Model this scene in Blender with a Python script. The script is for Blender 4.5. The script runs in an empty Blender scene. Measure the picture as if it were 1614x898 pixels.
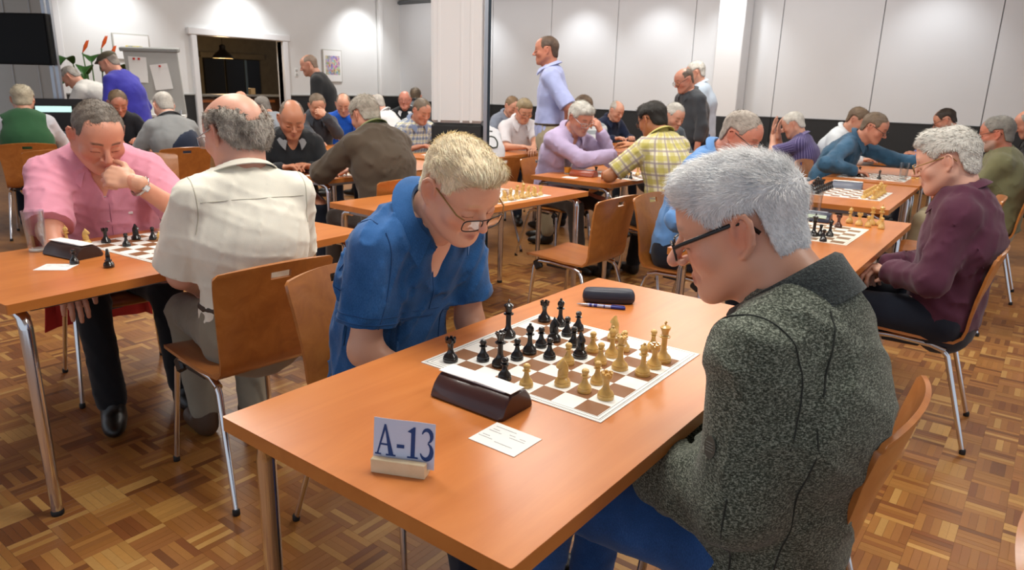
import bpy, bmesh, math, random
import numpy as np
from mathutils import Vector, Matrix

random.seed(7)
RNG = np.random.default_rng(11)
SC = bpy.context.scene
COL = SC.collection
PI = math.pi

# ------------------------------------------------------------------ camera
def make_camera():
    yaw, pitch, roll = -0.6503, 0.2727, 0.0257
    fw = np.array([math.sin(yaw)*math.cos(pitch), math.cos(yaw)*math.cos(pitch), -math.sin(pitch)])
    r = np.array([math.cos(yaw), -math.sin(yaw), 0.0]); u = np.cross(r, fw)
    R = r*math.cos(roll)+u*math.sin(roll); U = -r*math.sin(roll)+u*math.cos(roll)
    cam = bpy.data.cameras.new('camera'); ob = bpy.data.objects.new('camera', cam); COL.objects.link(ob)
    cam.sensor_width = 36.0; cam.lens = 1117.84*36.0/1614.0
    cam.clip_start = 0.05; cam.clip_end = 100
    m = Matrix(((R[0], U[0], -fw[0], 0.8929), (R[1], U[1], -fw[1], -1.3962), (R[2], U[2], -fw[2], 1.3884), (0, 0, 0, 1)))
    ob.matrix_world = m
    cam.dof.use_dof = True; cam.dof.focus_distance = 1.75; cam.dof.aperture_fstop = 8.0
    SC.camera = ob
make_camera()

# ------------------------------------------------------------------ world, lights, exposure
SC.view_settings.view_transform = 'Standard'
SC.view_settings.look = 'None'
SC.view_settings.gamma = 1.0
SC.view_settings.use_curve_mapping = False
SC.view_settings.exposure = -0.10

def make_world():
    w = bpy.data.worlds.new('world'); SC.world = w; w.use_nodes = True
    bg = w.node_tree.nodes['Background']
    bg.inputs['Color'].default_value = (0.80, 0.88, 1.0, 1); bg.inputs['Strength'].default_value = 0.8
make_world()

def area(name, loc, size, power, color=(1, .97, .89), rot=(0, 0, 0)):
    l = bpy.data.lights.new(name, 'AREA'); l.shape = 'RECTANGLE'; l.size, l.size_y = size
    l.energy = power; l.color = color
    o = bpy.data.objects.new(name, l); COL.objects.link(o); o.location = loc; o.rotation_euler = rot
    return o
def spot(name, loc, target, power, angle=80, blend=.7, color=(.98, .98, 1), size=.06):
    l = bpy.data.lights.new(name, 'SPOT'); l.energy = power; l.color = color
    l.spot_size = math.radians(angle); l.spot_blend = blend; l.shadow_soft_size = size
    o = bpy.data.objects.new(name, l); COL.objects.link(o); o.location = loc
    d = Vector(target)-Vector(loc); o.rotation_euler = d.to_track_quat('-Z', 'Y').to_euler()
    return o
# rows of ceiling panels over the playing area
for (x, y, p) in [(-.3, .3, 46), (-2.4, .2, 40), (-.3, 3.2, 40), (-2.4, 3.0, 44), (-4.9, 1.8, 46), (-4.9, 4.6, 46), (-2.2, 6.2, 46), (.6, 6.0, 30), (-7.6, 3.2, 50), (-7.2, 6.6, 50), (1.9, 1.4, 34), (-3.6, 8.6, 22)]:
    area('ceiling_panel_light', (x, y, 3.13), (1.2, .6), p*1.2)
# wall washers
for x, p in ((-9.2, 60), (-6.7, 60), (-5.1, 55), (-3.72, 60), (-.85, 40)):
    spot('wall_washer', (x, 9.75, 3.12), (x, 10.62, 1.55), p, 90, .9, color=(.93, .97, 1))
for y in (4.2, 6.55, 9.4):
    spot('wall_washer', (-10.85, y, 3.12), (-11.7, y, 1.8), 100, 95, .9, color=(.95, .98, 1))

# fill areas added under the ceiling to brighten the walls, no known fixtures
area('wall_fill_light', (-5.6, 9.45, 3.15), (11.0, .16), 42, (.97, .98, 1), (math.radians(38), 0, 0))
area('wall_fill_light', (-10.6, 7.0, 3.15), (.16, 6.5), 16, (.97, .98, 1), (0, math.radians(38), 0))

# ------------------------------------------------------------------ mesh helpers
class MB:
    """collects polygons for ONE mesh"""
    def __init__(s): s.v = []; s.f = []
    def add(s, vs, fs):
        n = len(s.v); s.v += [tuple(p) for p in vs]; s.f += [tuple(i+n for i in f) for f in fs]
        return s
    def box(s, c, size, R=None, bev=0.0):
        x, y, z = (d/2 for d in size)
        if bev <= 0:
            vs = [(sx*x, sy*y, sz*z) for sz in (-1, 1) for sy in (-1, 1) for sx in (-1, 1)]
            fs = [(0, 2, 3, 1), (4, 5, 7, 6), (0, 1, 5, 4), (2, 6, 7, 3), (0, 4, 6, 2), (1, 3, 7, 5)]
        else:
            b = min(bev, x*.9, y*.9, z*.9)
            vs = []; idx = {}
            for sz in (-1, 1):
                for sy in (-1, 1):
                    for sx in (-1, 1):
                        for a in range(3):
                            p = [sx*(x-b), sy*(y-b), sz*(z-b)]; p[a] = (sx*x, sy*y, sz*z)[a]
                            idx[(sx, sy, sz, a)] = len(vs); vs.append(p)
            g = lambda sx, sy, sz, a: idx[(sx, sy, sz, a)]
            fs = []
            for sx in (-1, 1):
                q = [g(sx, -1, -1, 0), g(sx, 1, -1, 0), g(sx, 1, 1, 0), g(sx, -1, 1, 0)]; fs.append(q if sx > 0 else q[::-1])
            for sy in (-1, 1):
                q = [g(-1, sy, -1, 1), g(-1, sy, 1, 1), g(1, sy, 1, 1), g(1, sy, -1, 1)]; fs.append(q if sy > 0 else q[::-1])
            for sz in (-1, 1):
                q = [g(-1, -1, sz, 2), g(1, -1, sz, 2), g(1, 1, sz, 2), g(-1, 1, sz, 2)]; fs.append(q if sz > 0 else q[::-1])
            for sy in (-1, 1):
                for sz in (-1, 1):
                    q = [g(-1, sy, sz, 1), g(-1, sy, sz, 2), g(1, sy, sz, 2), g(1, sy, sz, 1)]; fs.append(q if sy*sz > 0 else q[::-1])
            for sx in (-1, 1):
                for sz in (-1, 1):
                    q = [g(sx, -1, sz, 0), g(sx, 1, sz, 0), g(sx, 1, sz, 2), g(sx, -1, sz, 2)]; fs.append(q if sx*sz > 0 else q[::-1])
            for sx in (-1, 1):
                for sy in (-1, 1):
                    q = [g(sx, sy, -1, 0), g(sx, sy, -1, 1), g(sx, sy, 1, 1), g(sx, sy, 1, 0)]; fs.append(q if sx*sy > 0 else q[::-1])
            for sx in (-1, 1):
                for sy in (-1, 1):
                    for sz in (-1, 1):
                        q = [g(sx, sy, sz, 0), g(sx, sy, sz, 1), g(sx, sy, sz, 2)]; fs.append(q if sx*sy*sz > 0 else q[::-1])
        if R is not None: vs = [tuple(np.asarray(R) @ np.array(p)) for p in vs]
        return s.add([(p[0]+c[0], p[1]+c[1], p[2]+c[2]) for p in vs], fs)
    def tube(s, path, r, n=10, caps=True, closed=False):
        P = [np.array(p, float) for p in path]; m = len(P)
        rs = r if hasattr(r, '__len__') else [r]*m
        vs = []; prev = None
        for i, p in enumerate(P):
            if closed: t = P[(i+1) % m]-P[i-1]
            else: t = P[min(i+1, m-1)]-P[max(i-1, 0)]
            t = t/(np.linalg.norm(t)+1e-12)
            if prev is None:
                a = np.array([0, 0, 1.]) if abs(t[2]) < .9 else np.array([1., 0, 0])
                u = np.cross(a, t)
            else: u = prev-t*(prev @ t)
            u /= np.linalg.norm(u)+1e-12; prev = u; w = np.cross(t, u)
            for k in range(n):
                a = 2*PI*k/n; vs.append(p+rs[i]*(math.cos(a)*u+math.sin(a)*w))
        fs = []
        for i in range(m if closed else m-1):
            j = (i+1) % m
            for k in range(n): fs.append((i*n+k, i*n+(k+1) % n, j*n+(k+1) % n, j*n+k))
        if caps and not closed:
            fs.append(tuple(range(n))[::-1]); fs.append(tuple((m-1)*n+k for k in range(n)))
        return s.add(vs, fs)
    def lathe(s, prof, n=20, c=(0, 0, 0)):
        vs = []; fs = []; rows = []
        for (r, z) in prof:
            if r <= 1e-6: rows.append([len(vs)]); vs.append((c[0], c[1], c[2]+z))
            else:
                rows.append(list(range(len(vs), len(vs)+n)))
                vs += [(c[0]+r*math.cos(2*PI*k/n), c[1]+r*math.sin(2*PI*k/n), c[2]+z) for k in range(n)]
        for a, b in zip(rows, rows[1:]):
            for k in range(n):
                k2 = (k+1) % n
                if len(a) == 1 and len(b) == 1: continue
                if len(a) == 1: fs.append((a[0], b[k2], b[k]))
                elif len(b) == 1: fs.append((a[k], a[k2], b[0]))
                else: fs.append((a[k], a[k2], b[k2], b[k]))
        if len(rows[0]) > 1: fs.append(tuple(rows[0])[::-1])
        if len(rows[-1]) > 1: fs.append(tuple(rows[-1]))
        return s.add(vs, fs)
    def prism(s, outline, z0, z1, axes=None):
        """outline in (u,v), extruded z0..z1; axes = (o,u,v,w) vectors"""
        n = len(outline)
        vs = [(u, v, z0) for u, v in outline]+[(u, v, z1) for u, v in outline]
        fs = [tuple(range(n))[::-1], tuple(range(n, 2*n))]+[(i, (i+1) % n, n+(i+1) % n, n+i) for i in range(n)]
        if axes:
            o, a, b, c = (np.array(q, float) for q in axes)
            vs = [o+a*p[0]+b*p[1]+c*p[2] for p in vs]
        return s.add(vs, fs)
    def sheet(s, P, th, mask=None, nrm=None):
        """P: (nu,nv,3) grid turned into a solid of thickness th; mask False cells are holes"""
        P = np.asarray(P, float); nu, nv = P.shape[:2]
        du = np.gradient(P, axis=0); dv = np.gradient(P, axis=1)
        N = np.cross(du, dv); N /= np.linalg.norm(N, axis=2, keepdims=True)+1e-12
        A = P+N*th/2; B = P-N*th/2
        base = len(s.v)
        s.v += [tuple(p) for p in A.reshape(-1, 3)]+[tuple(p) for p in B.reshape(-1, 3)]
        ia = lambda i, j: base+i*nv+j
        ib = lambda i, j: base+nu*nv+i*nv+j
        M = np.ones((nu-1, nv-1), bool) if mask is None else mask
        ok = lambda i, j: 0 <= i < nu-1 and 0 <= j < nv-1 and M[i, j]
        for i in range(nu-1):
            for j in range(nv-1):
                if not M[i, j]: continue
                s.f.append((ia(i, j), ia(i+1, j), ia(i+1, j+1), ia(i, j+1)))
                s.f.append((ib(i, j), ib(i, j+1), ib(i+1, j+1), ib(i+1, j)))
                if not ok(i-1, j): s.f.append((ia(i, j), ia(i, j+1), ib(i, j+1), ib(i, j)))
                if not ok(i+1, j): s.f.append((ia(i+1, j+1), ia(i+1, j), ib(i+1, j), ib(i+1, j+1)))
                if not ok(i, j-1): s.f.append((ia(i+1, j), ia(i, j), ib(i, j), ib(i+1, j)))
                if not ok(i, j+1): s.f.append((ia(i, j+1), ia(i+1, j+1), ib(i+1, j+1), ib(i, j+1)))
        return s
    def mesh(s, name, smooth=None):
        m = bpy.data.meshes.new(name); m.from_pydata(s.v, [], s.f); m.update()
        if smooth is not None:
            m.shade_smooth()
            if smooth < 179: m.set_sharp_from_angle(angle=math.radians(smooth))
        return m
    def obj(s, name, mat, parent=None, smooth=None):
        return mkobj(name, s.mesh(name, smooth), mat, parent)

def mkobj(name, mesh, mat, parent=None):
    o = bpy.data.objects.new(name, mesh); COL.objects.link(o)
    if mat is not None and len(mesh.materials) == 0: mesh.materials.append(mat)
    if parent is not None: o.parent = parent
    return o
def tag(o, label=None, cat=None, group=None, kind=None):
    if label: o['label'] = label
    if cat: o['category'] = cat
    if group: o['group'] = group
    if kind: o['kind'] = kind
    return o
def thing(name, label, cat, loc=(0, 0, 0), rz=0.0, group=None):
    o = bpy.data.objects.new(name, None); COL.objects.link(o); o.empty_display_size = .05
    o.location = loc; o.rotation_euler = (0, 0, rz)
    return tag(o, label, cat, group)
KIDS = {}
def copy_tree(o, parent=None):
    c = o.copy(); COL.objects.link(c)
    if parent is not None: c.parent = parent
    for ch in list(o.children): copy_tree(ch, c)
    return c
def rot2(a):
    return np.array([[math.cos(a), -math.sin(a), 0], [math.sin(a), math.cos(a), 0], [0, 0, 1.]])
def rotX(a):
    return np.array([[1., 0, 0], [0, math.cos(a), -math.sin(a)], [0, math.sin(a), math.cos(a)]])
def rotY(a):
    return np.array([[math.cos(a), 0, math.sin(a)], [0, 1., 0], [-math.sin(a), 0, math.cos(a)]])

# ------------------------------------------------------------------ materials
def srgb(h):
    if isinstance(h, str):
        c = [int(h[i:i+2], 16)/255 for i in (0, 2, 4)]
        return tuple((x/12.92 if x <= .04045 else ((x+.055)/1.055)**2.4) for x in c)
    return tuple(h)
class NT:
    def __init__(s, name):
        s.m = bpy.data.materials.new(name); s.m.use_nodes = True; s.t = s.m.node_tree; s.n = s.t.nodes
        s.b = s.n['Principled BSDF']
    def node(s, typ, **kw):
        n = s.n.new(typ)
        for k, v in kw.items():
            if hasattr(n, k) and not k.startswith('in_'): setattr(n, k, v)
        return n
    def set(s, n, **kw):
        for k, v in kw.items(): n.inputs[k.replace('_', ' ')].default_value = v
        return n
    def link(s, a, b): s.t.links.new(a, b)
    def coord(s, kind='Object'):
        return s.node('ShaderNodeTexCoord').outputs[kind]
    def mapping(s, src, scale=(1, 1, 1), rot=(0, 0, 0)):
        m = s.node('ShaderNodeMapping'); m.inputs['Scale'].default_value = scale; m.inputs['Rotation'].default_value = rot
        s.link(src, m.inputs['Vector']); return m.outputs[0]
    def noise(s, src, scale=5, detail=3, rough=.5, dist=0):
        n = s.node('ShaderNodeTexNoise'); n.inputs['Scale'].default_value = scale; n.inputs['Detail'].default_value = detail
        n.inputs['Roughness'].default_value = rough; n.inputs['Distortion'].default_value = dist
        s.link(src, n.inputs['Vector']); return n.outputs['Fac']
    def ramp(s, fac, stops):
        r = s.node('ShaderNodeValToRGB'); e = r.color_ramp.elements
        while len(e) < len(stops): e.new(.5)
        for q, (p, c) in zip(e, stops): q.position = p; q.color = (*srgb(c), 1)
        s.link(fac, r.inputs[0]); return r.outputs[0]
    def math(s, op, a, b=None, c=None):
        n = s.node('ShaderNodeMath'); n.operation = op
        for i, q in enumerate((a, b, c)):
            if q is None: continue
            if isinstance(q, (int, float)): n.inputs[i].default_value = q
            else: s.link(q, n.inputs[i])
        return n.outputs[0]
    def mix(s, fac, a, b, mode='MIX'):
        n = s.node('ShaderNodeMix'); n.data_type = 'RGBA'; n.blend_type = mode
        if isinstance(fac, (int, float)): n.inputs[0].default_value = fac
        else: s.link(fac, n.inputs[0])
        for i, q in ((6, a), (7, b)):
            if isinstance(q, (tuple, list, str)): n.inputs[i].default_value = (*srgb(q), 1)
            else: s.link(q, n.inputs[i])
        return n.outputs[2]
    def bump(s, h, strength=.3, dist=.01):
        n = s.node('ShaderNodeBump'); n.inputs['Strength'].default_value = strength; n.inputs['Distance'].default_value = dist
        s.link(h, n.inputs['Height']); s.link(n.outputs[0], s.b.inputs['Normal'])
    def base(s, c):
        if isinstance(c, (tuple, list, str)): s.b.inputs['Base Color'].default_value = (*srgb(c), 1)
        else: s.link(c, s.b.inputs['Base Color'])
    def p(s, **kw):
        names = dict(rough='Roughness', metal='Metallic', spec='Specular IOR Level', trans='Transmission Weight', coat='Coat Weight', coatr='Coat Roughness', sheen='Sheen Weight', alpha='Alpha', sss='Subsurface Weight', ior='IOR')
        for k, v in kw.items():
            i = s.b.inputs[names[k]]
            if isinstance(v, (int, float)): i.default_value = v
            else: s.link(v, i)
        return s
MATS = {}
def plain(name, c, rough=.5, metal=0.0, var=0.0, scale=8, spec=.5, bump=0.0, bscale=40, bdist=.004, coat=0.0):
    if name in MATS: return MATS[name]
    t = NT(name); t.p(rough=rough, metal=metal, spec=spec, coat=coat)
    co = t.coord()
    if var > 0:
        c3 = srgb(c); lo = tuple(x*(1-var) for x in c3); hi = tuple(min(1, x*(1+var)) for x in c3)
        t.base(t.ramp(t.noise(co, scale, 4), [(.3, lo), (.7, hi)]))
    else: t.base(c)
    if bump > 0: t.bump(t.noise(co, bscale, 3), bump, bdist)
    MATS[name] = t.m; return t.m
def wood(name, a, b, c, scale=(1, 1, 1), rough=.35, coat=.25, grain=1.0):
    """veneer: long streaks along local y"""
    if name in MATS: return MATS[name]
    t = NT(name); co = t.coord()
    v = t.mapping(co, (scale[0]*9, scale[1]*.9, scale[2]*9))
    n1 = t.noise(v, 2.2, 6, .6, .9); v2 = t.mapping(co, (scale[0]*110, scale[1]*3, scale[2]*110)); n2 = t.noise(v2, 1.0, 3)
    n3 = t.noise(co, 3.0, 2)
    f = t.math('ADD', t.math('MULTIPLY', n1, .7), t.math('MULTIPLY', n3, .3))
    col = t.ramp(f, [(.30, a), (.5, b), (.72, c)])
    col = t.mix(t.math('MULTIPLY', n2, .22*grain), col, a)
    t.base(col); t.p(rough=rough, coat=coat, coatr=.25)
    t.bump(n2, .05, .001)
    MATS[name] = t.m; return t.m
M_CHROME = plain('chrome', (.72, .72, .74), .14, 1.0)
M_STEEL = plain('brushed_steel', (.42, .44, .48), .35, .9)
M_BLACKP = plain('black_plastic', '17171a', .42)
M_RUBBER = plain('black_rubber', '101012', .6)
M_TABLE = wood('table_laminate', 'b9692c', 'c9793a', 'd68848', (.5, .55, .5), .32, .22, .5)
M_EDGE = wood('table_edge_band', 'b0662a', 'be7434', 'cb823f', (.4, .6, .4), .35, .2, .6)
M_PLY = wood('beech_ply', '98592a', 'ad6a30', 'bf7c3e', (.7, .45, .7), .30, .4, .6)
M_PAPER = plain('paper_white', 'f0f0ee', .7)
M_WHITE = plain('wall_white', 'e2e2e0', .8, var=.02, scale=2)
M_INK = plain('print_ink', '5a6068', .8)
# ------------------------------------------------------------------ the room
def parquet_mat(name, use_attr):
    t = NT(name); co = t.coord('Object' if use_attr else 'Object')
    if use_attr:
        a = t.node('ShaderNodeAttribute'); a.attribute_name = 'Col'; c = a.outputs['Color']
    else:
        c = t.node('ShaderNodeObjectInfo').outputs['Color']
    n = t.noise(t.mapping(co, (60, 60, 60)), 1.0, 4, .6); g = t.noise(co, 9, 3)
    c = t.mix(t.math('MULTIPLY', n, .35), c, '6b4322'); c = t.mix(t.math('MULTIPLY', g, .25), c, 'a06a2c')
    t.base(c); t.p(rough=.38, spec=.35); t.bump(n, .06, .001)
    return t.m
M_PQ_ATTR = parquet_mat('parquet_strip_wood', True)
M_PQ_OBJ = parquet_mat('parquet_strip_wood_single', False)
PQ = [srgb(h) for h in ('a5723a', '98642f', '8f5b29', 'b38445', 'a16d36', '845027', '956232', 'c09454', '733f20', '8c592e', '9e6838', '65381c')]
def floor_far_mat():
    t = NT('parquet_far'); co = t.coord()
    br = t.node('ShaderNodeTexBrick'); t.link(t.mapping(co, (1, 1, 1)), br.inputs['Vector'])
    br.inputs['Scale'].default_value = 1.0; br.inputs['Brick Width'].default_value = .12; br.inputs['Row Height'].default_value = .024
    br.inputs['Mortar Size'].default_value = .0004
    br.inputs['Color1'].default_value = (*srgb('a5743e'), 1); br.inputs['Color2'].default_value = (*srgb('885728'), 1); br.inputs['Mortar'].default_value = (*srgb('6d4524'), 1)
    ck = t.node('ShaderNodeTexChecker'); ck.inputs['Scale'].default_value = 1/.12; t.link(co, ck.inputs['Vector'])
    ck.inputs['Color1'].default_value = (*srgb('976638'), 1); ck.inputs['Color2'].default_value = (*srgb('a37240'), 1)
    t.base(t.mix(.5, br.outputs['Color'], ck.outputs['Color'])); t.p(rough=.4, spec=.35)
    return t.m
floor = MB().box((-5.5, 4.5, -.0515), (23, 20, .1)).obj('floor', floor_far_mat()); tag(floor, 'brown mosaic parquet floor in basket weave squares', 'floor', kind='structure')

def build_parquet():
    S, w = .12, .024
    hero = []
    for (x0, x1, y0, y1) in ((-1.92, -1.32, -.96, -.36), (.6, 1.2, .6, 1.2)):
        hero.append((x0, x1, y0, y1))
    shapes = {}
    def plank_mesh(k):
        if k not in shapes:
            sz = (S-.0006, w-.0006, .0016) if k == 0 else (w-.0006, S-.0006, .0016)
            shapes[k] = MB().box((0, 0, -.0008), sz, bev=.0003).mesh('parquet_strip'); shapes[k].materials.append(M_PQ_OBJ)
        return shapes[k]
    V = []; F = []; Cc = []
    rr = random.Random(3)
    for i in range(-58, 20):
        for j in range(-14, 56):
            cx, cy = (i+.5)*S, (j+.5)*S
            d = (cx-.893)*-.606+(cy+1.396)*.795
            if d < .35 or d > 5.6: continue
            if abs((cx-.893)*.795+(cy+1.396)*.606) > .78*d+.35: continue
            ang = (i+j) % 2
            cell = rr.choice(PQ) if rr.random() < .55 else None
            ishero = any(a <= cx < b and c <= cy < e for a, b, c, e in hero)
            for q in range(5):
                o = (q-2)*w
                px, py = (cx, cy+o) if ang == 0 else (cx+o, cy)
                c = cell if (cell and rr.random() < .6) else rr.choice(PQ)
                f = rr.uniform(.88, 1.1); c = tuple(min(1, x*f) for x in c)
                dz = rr.uniform(-.0002, .0002)
                if ishero:
                    ob = bpy.data.objects.new('parquet_strip', plank_mesh(ang)); COL.objects.link(ob)
                    ob.location = (px, py, dz); ob.color = (*c, 1); ob.parent = floor
                else:
                    hx, hy = ((S/2-.0003, w/2-.0003) if ang == 0 else (w/2-.0003, S/2-.0003))
                    n = len(V)
                    V += [(px-hx, py-hy, dz), (px+hx, py-hy, dz), (px+hx, py+hy, dz), (px-hx, py+hy, dz),
                          (px-hx-.0002, py-hy-.0002, -.0016), (px+hx+.0002, py-hy-.0002, -.0016), (px+hx+.0002, py+hy+.0002, -.0016), (px-hx-.0002, py+hy+.0002, -.0016)]
                    F += [(n, n+1, n+2, n+3), (n, n+4, n+5, n+1), (n+1, n+5, n+6, n+2), (n+2, n+6, n+7, n+3), (n+3, n+7, n+4, n)]
                    Cc += [(*c, 1)]*8
    m = bpy.data.meshes.new('parquet_strips'); m.from_pydata(V, [], F); m.update()
    a = m.color_attributes.new('Col', 'FLOAT_COLOR', 'POINT'); a.data.foreach_set('color', np.array(Cc, np.float32).ravel())
    o = mkobj('parquet_strips', m, M_PQ_ATTR, floor); tag(o, kind='stuff')
build_parquet()

CEIL = 3.2
M_CEIL = plain('ceiling_white', 'd8d6d0', .9)
M_PANEL = plain('partition_panel', 'dddedf', .55, var=.015, scale=1.2)
M_DARK = plain('wainscot_black', '202224', .55, var=.1, scale=3)
M_SEAM = plain('panel_seam_grey', 'b3b4b4', .5)
M_FRAME = plain('gloss_white_paint', 'e6e6e6', .35)
tag(MB().box((-5.5, 3.5, CEIL+.05), (23, 14.6, .1)).obj('ceiling', M_CEIL), 'plain white ceiling above the hall', 'ceiling', kind='structure')

# folding partition: one panel after the other
wb = MB().box((-4.0, 10.76, 1.6), (16.2, .1, 3.2)).obj('wall_back', M_SEAM); tag(wb, 'white folding partition of tall panels over black band', 'wall', kind='structure')
seams = [-11.9, -10.41, -8.94, -7.47, -6.0, -4.5, -3.03, -1.57, -.11, 1.35, 2.81, 4.1]
for a, b in zip(seams, seams[1:]):
    MB().box(((a+b)/2, 10.68, 2.06), (b-a-.012, .06, 2.1), bev=.004).obj('wall_panel', M_PANEL, wb)
    MB().box(((a+b)/2, 10.68, .51), (b-a-.006, .07, .985), bev=.003).obj('lower_panel', M_DARK, wb)
MB().box((-3.9, 10.66, 3.145), (16, .12, .05)).obj('ceiling_rail', plain('rail_grey', '7a7d80', .4, .6), wb)
MB().box((-3.9, 10.64, 1.008), (16, .012, .014)).obj('band_edge', plain('band_trim', '3a3c3e', .4), wb)
# pilaster in front of the partition
pl = MB().box((-3.72, 10.45, 1.6), (.44, .34, 3.2), bev=.01).obj('pilaster', M_FRAME); tag(pl, 'white square pilaster standing against folding partition', 'pilaster', kind='structure')
MB().box((-3.72, 10.45, .5), (.455, .355, 1.0), bev=.004).obj('black_base', M_DARK, pl)

# left wall with the bar opening
wl = MB()
WX = -11.7
def wseg(y0, y1, z0, z1): wl.box((WX-.08, (y0+y1)/2, (z0+z1)/2), (.16, y1-y0, z1-z0))
wseg(3.46, 5.68, 0, 3.2); wseg(7.46, 10.65, 0, 3.2); wseg(5.68, 7.46, 2.13, 3.2)
wl = wl.obj('wall_left', M_WHITE); tag(wl, 'white wall with black dado and wide bar opening', 'wall', kind='structure')
for (a, b) in ((3.46, 5.57), (7.57, 10.6)):
    MB().box((WX+.012, (a+b)/2, .55), (.024, b-a, 1.1)).obj('dado_panel', M_DARK, wl)
    MB().box((WX+.02, (a+b)/2, 1.108), (.045, b-a, .022), bev=.004).obj('dado_rail', plain('dado_rail_grey', '9c9c98', .5), wl)
dr = thing('door_1', 'white painted frame around the dark bar opening', 'door frame'); dr['kind'] = 'structure'
for y in (5.625, 7.515): MB().box((WX-.03, y, 1.065), (.22, .11, 2.13), bev=.012).obj('door_jamb', M_FRAME, dr)
MB().box((WX-.03, 6.57, 2.19), (.24, 2.1, .12), bev=.012).obj('door_lintel', M_FRAME, dr)
# pipe chase in the corner
MB().box((WX+.06, 10.0, 1.6+.55), (.1, .12, 2.1), bev=.02).obj('trim_1', M_WHITE)['kind'] = 'structure'
# wall turning away at the left
wr = MB().box((-14.2, 3.50, 1.6), (4.84, .08, 3.2)).obj('wall_recess', plain('wall_grey', 'bdbab2', .85, var=.03, scale=1)); tag(wr, 'pale grey recessed wall behind the screen', 'wall', kind='structure')
MB().box((WX-.03, 3.47, 1.6), (.10, .10, 3.2), bev=.01).obj('trim_2', M_FRAME)['kind'] = 'structure'
for x in (-12.6, -13.7): MB().box((x, 3.45, 1.6), (.03, .02, 3.2)).obj('wall_seam', M_SEAM, wr)
# bar room behind the opening
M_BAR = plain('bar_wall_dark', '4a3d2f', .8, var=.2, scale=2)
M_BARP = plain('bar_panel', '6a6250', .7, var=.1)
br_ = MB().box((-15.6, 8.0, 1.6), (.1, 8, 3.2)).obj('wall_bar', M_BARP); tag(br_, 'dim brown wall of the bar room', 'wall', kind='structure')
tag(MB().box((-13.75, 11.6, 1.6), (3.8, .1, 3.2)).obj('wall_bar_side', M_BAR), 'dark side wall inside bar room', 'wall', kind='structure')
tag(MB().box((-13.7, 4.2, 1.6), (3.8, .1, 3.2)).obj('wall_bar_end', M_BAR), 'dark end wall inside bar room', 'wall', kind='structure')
bd = thing('door_2', 'black glazed double door at the back of the bar', 'door', (-15.5, 8.85, 0)); bd['kind'] = 'structure'
M_BLK = plain('door_black', '0d0d0e', .35)
for y, w_ in ((-.62, .52), (-.06, .52), (.42, .36)):
    MB().box((.0, y, .93), (.06, w_, 1.86), bev=.01).obj('door_leaf', M_BLK, bd)
MB().box((.04, .2, 1.2), (.02, .06, 1.3)).obj('glass_strip', plain('dim_glass', '4c5f68', .2), bd)
MB().box((.02, -.12, 1.93), (.1, 1.7, .12)).obj('door_head', M_BARP, bd)
ct = thing('bar_counter', 'dark bar counter with pale top edge in the opening', 'counter', (-12.25, 6.9, 0))
MB().box((0, 0, 1.085), (.5, 2.1, .04), bev=.006).obj('counter_top', plain('counter_grey', '77726a', .4), ct)
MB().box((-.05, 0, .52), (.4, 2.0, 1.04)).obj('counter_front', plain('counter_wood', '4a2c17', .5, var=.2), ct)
MB().box((.16, -.2, .98), (.02, 1.6, .05)).obj('counter_strip', plain('counter_strip_orange', 'a8602a', .5), ct)
bx_ = MB().box((0, 0, .06), (.1, .1, .12), bev=.006); o = bx_.obj('napkin_box', plain('box_tan', 'a38358', .6)); o.location = (-12.3, 7.13, 1.105); tag(o, 'small tan box standing on the bar counter', 'box')
# pendant lamp
def pendant():
    t = thing('pendant_lamp', 'black dome pendant lamp glowing over the bar', 'lamp', (-13.2, 7.1, 1.80))
    prof = [(.21, 0), (.20, .035), (.14, .10), (.075, .15), (.06, .19), (.06, .25), (.03, .27), (.03, .30)]
    MB().lathe(prof[:-3]+[(.06, .25), (.03, .27), (0, .275)], 24).obj('lamp_shade', plain('lamp_black', '14110f', .4), t, 40)
    MB().tube([(0, 0, .26), (0, 0, 1.35)], .006, 6).obj('lamp_cord', M_BLACKP, t)
    e = NT('lamp_glow'); e.base('ffca7a'); e.b.inputs['Emission Color'].default_value = (1, .62, .22, 1); e.b.inputs['Emission Strength'].default_value = 5.0
    MB().lathe([(.195, .0), (.197, .012), (0, .014)], 24).obj('lamp_bulb_disc', e.m, t)
    l = bpy.data.lights.new('pendant_light', 'POINT'); l.energy = 60; l.color = (1, .7, .4); l.shadow_soft_size = .1
    lo = bpy.data.objects.new('pendant_light', l); COL.objects.link(lo); lo.location = (-13.2, 7.1, 1.70)
pendant()

# pillar with metal track
pt = thing('pillar', 'white square pillar with black base and steel track', 'pillar', (-2.765, 2.70, 0), math.radians(0)); pt['kind'] = 'structure'
PR = rot2(math.radians(37))
MB().box((0, 0, 2.16), (.375, .34, 2.08), PR, bev=.02).obj('pillar_shaft', M_FRAME, pt)
MB().box((0, 0, .56), (.38, .345, 1.12), PR, bev=.02).obj('pillar_base', M_DARK, pt)
for dx in (-.13, .03, .1): MB().box(PR @ np.array([dx, -.1695, 2.16]), (.02, .004, 2.07), PR, bev=.0015).obj('pillar_rib', M_FRAME, pt)
MB().box(PR @ np.array([.205, -.14, 1.6]), (.025, .06, 3.2), PR).obj('steel_track', M_STEEL, pt)
MB().box(PR @ np.array([.228, -.14, 1.6]), (.018, .03, 3.2), PR).obj('track_groove', plain('track_dark', '2f3a44', .4, .5), pt)

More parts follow.
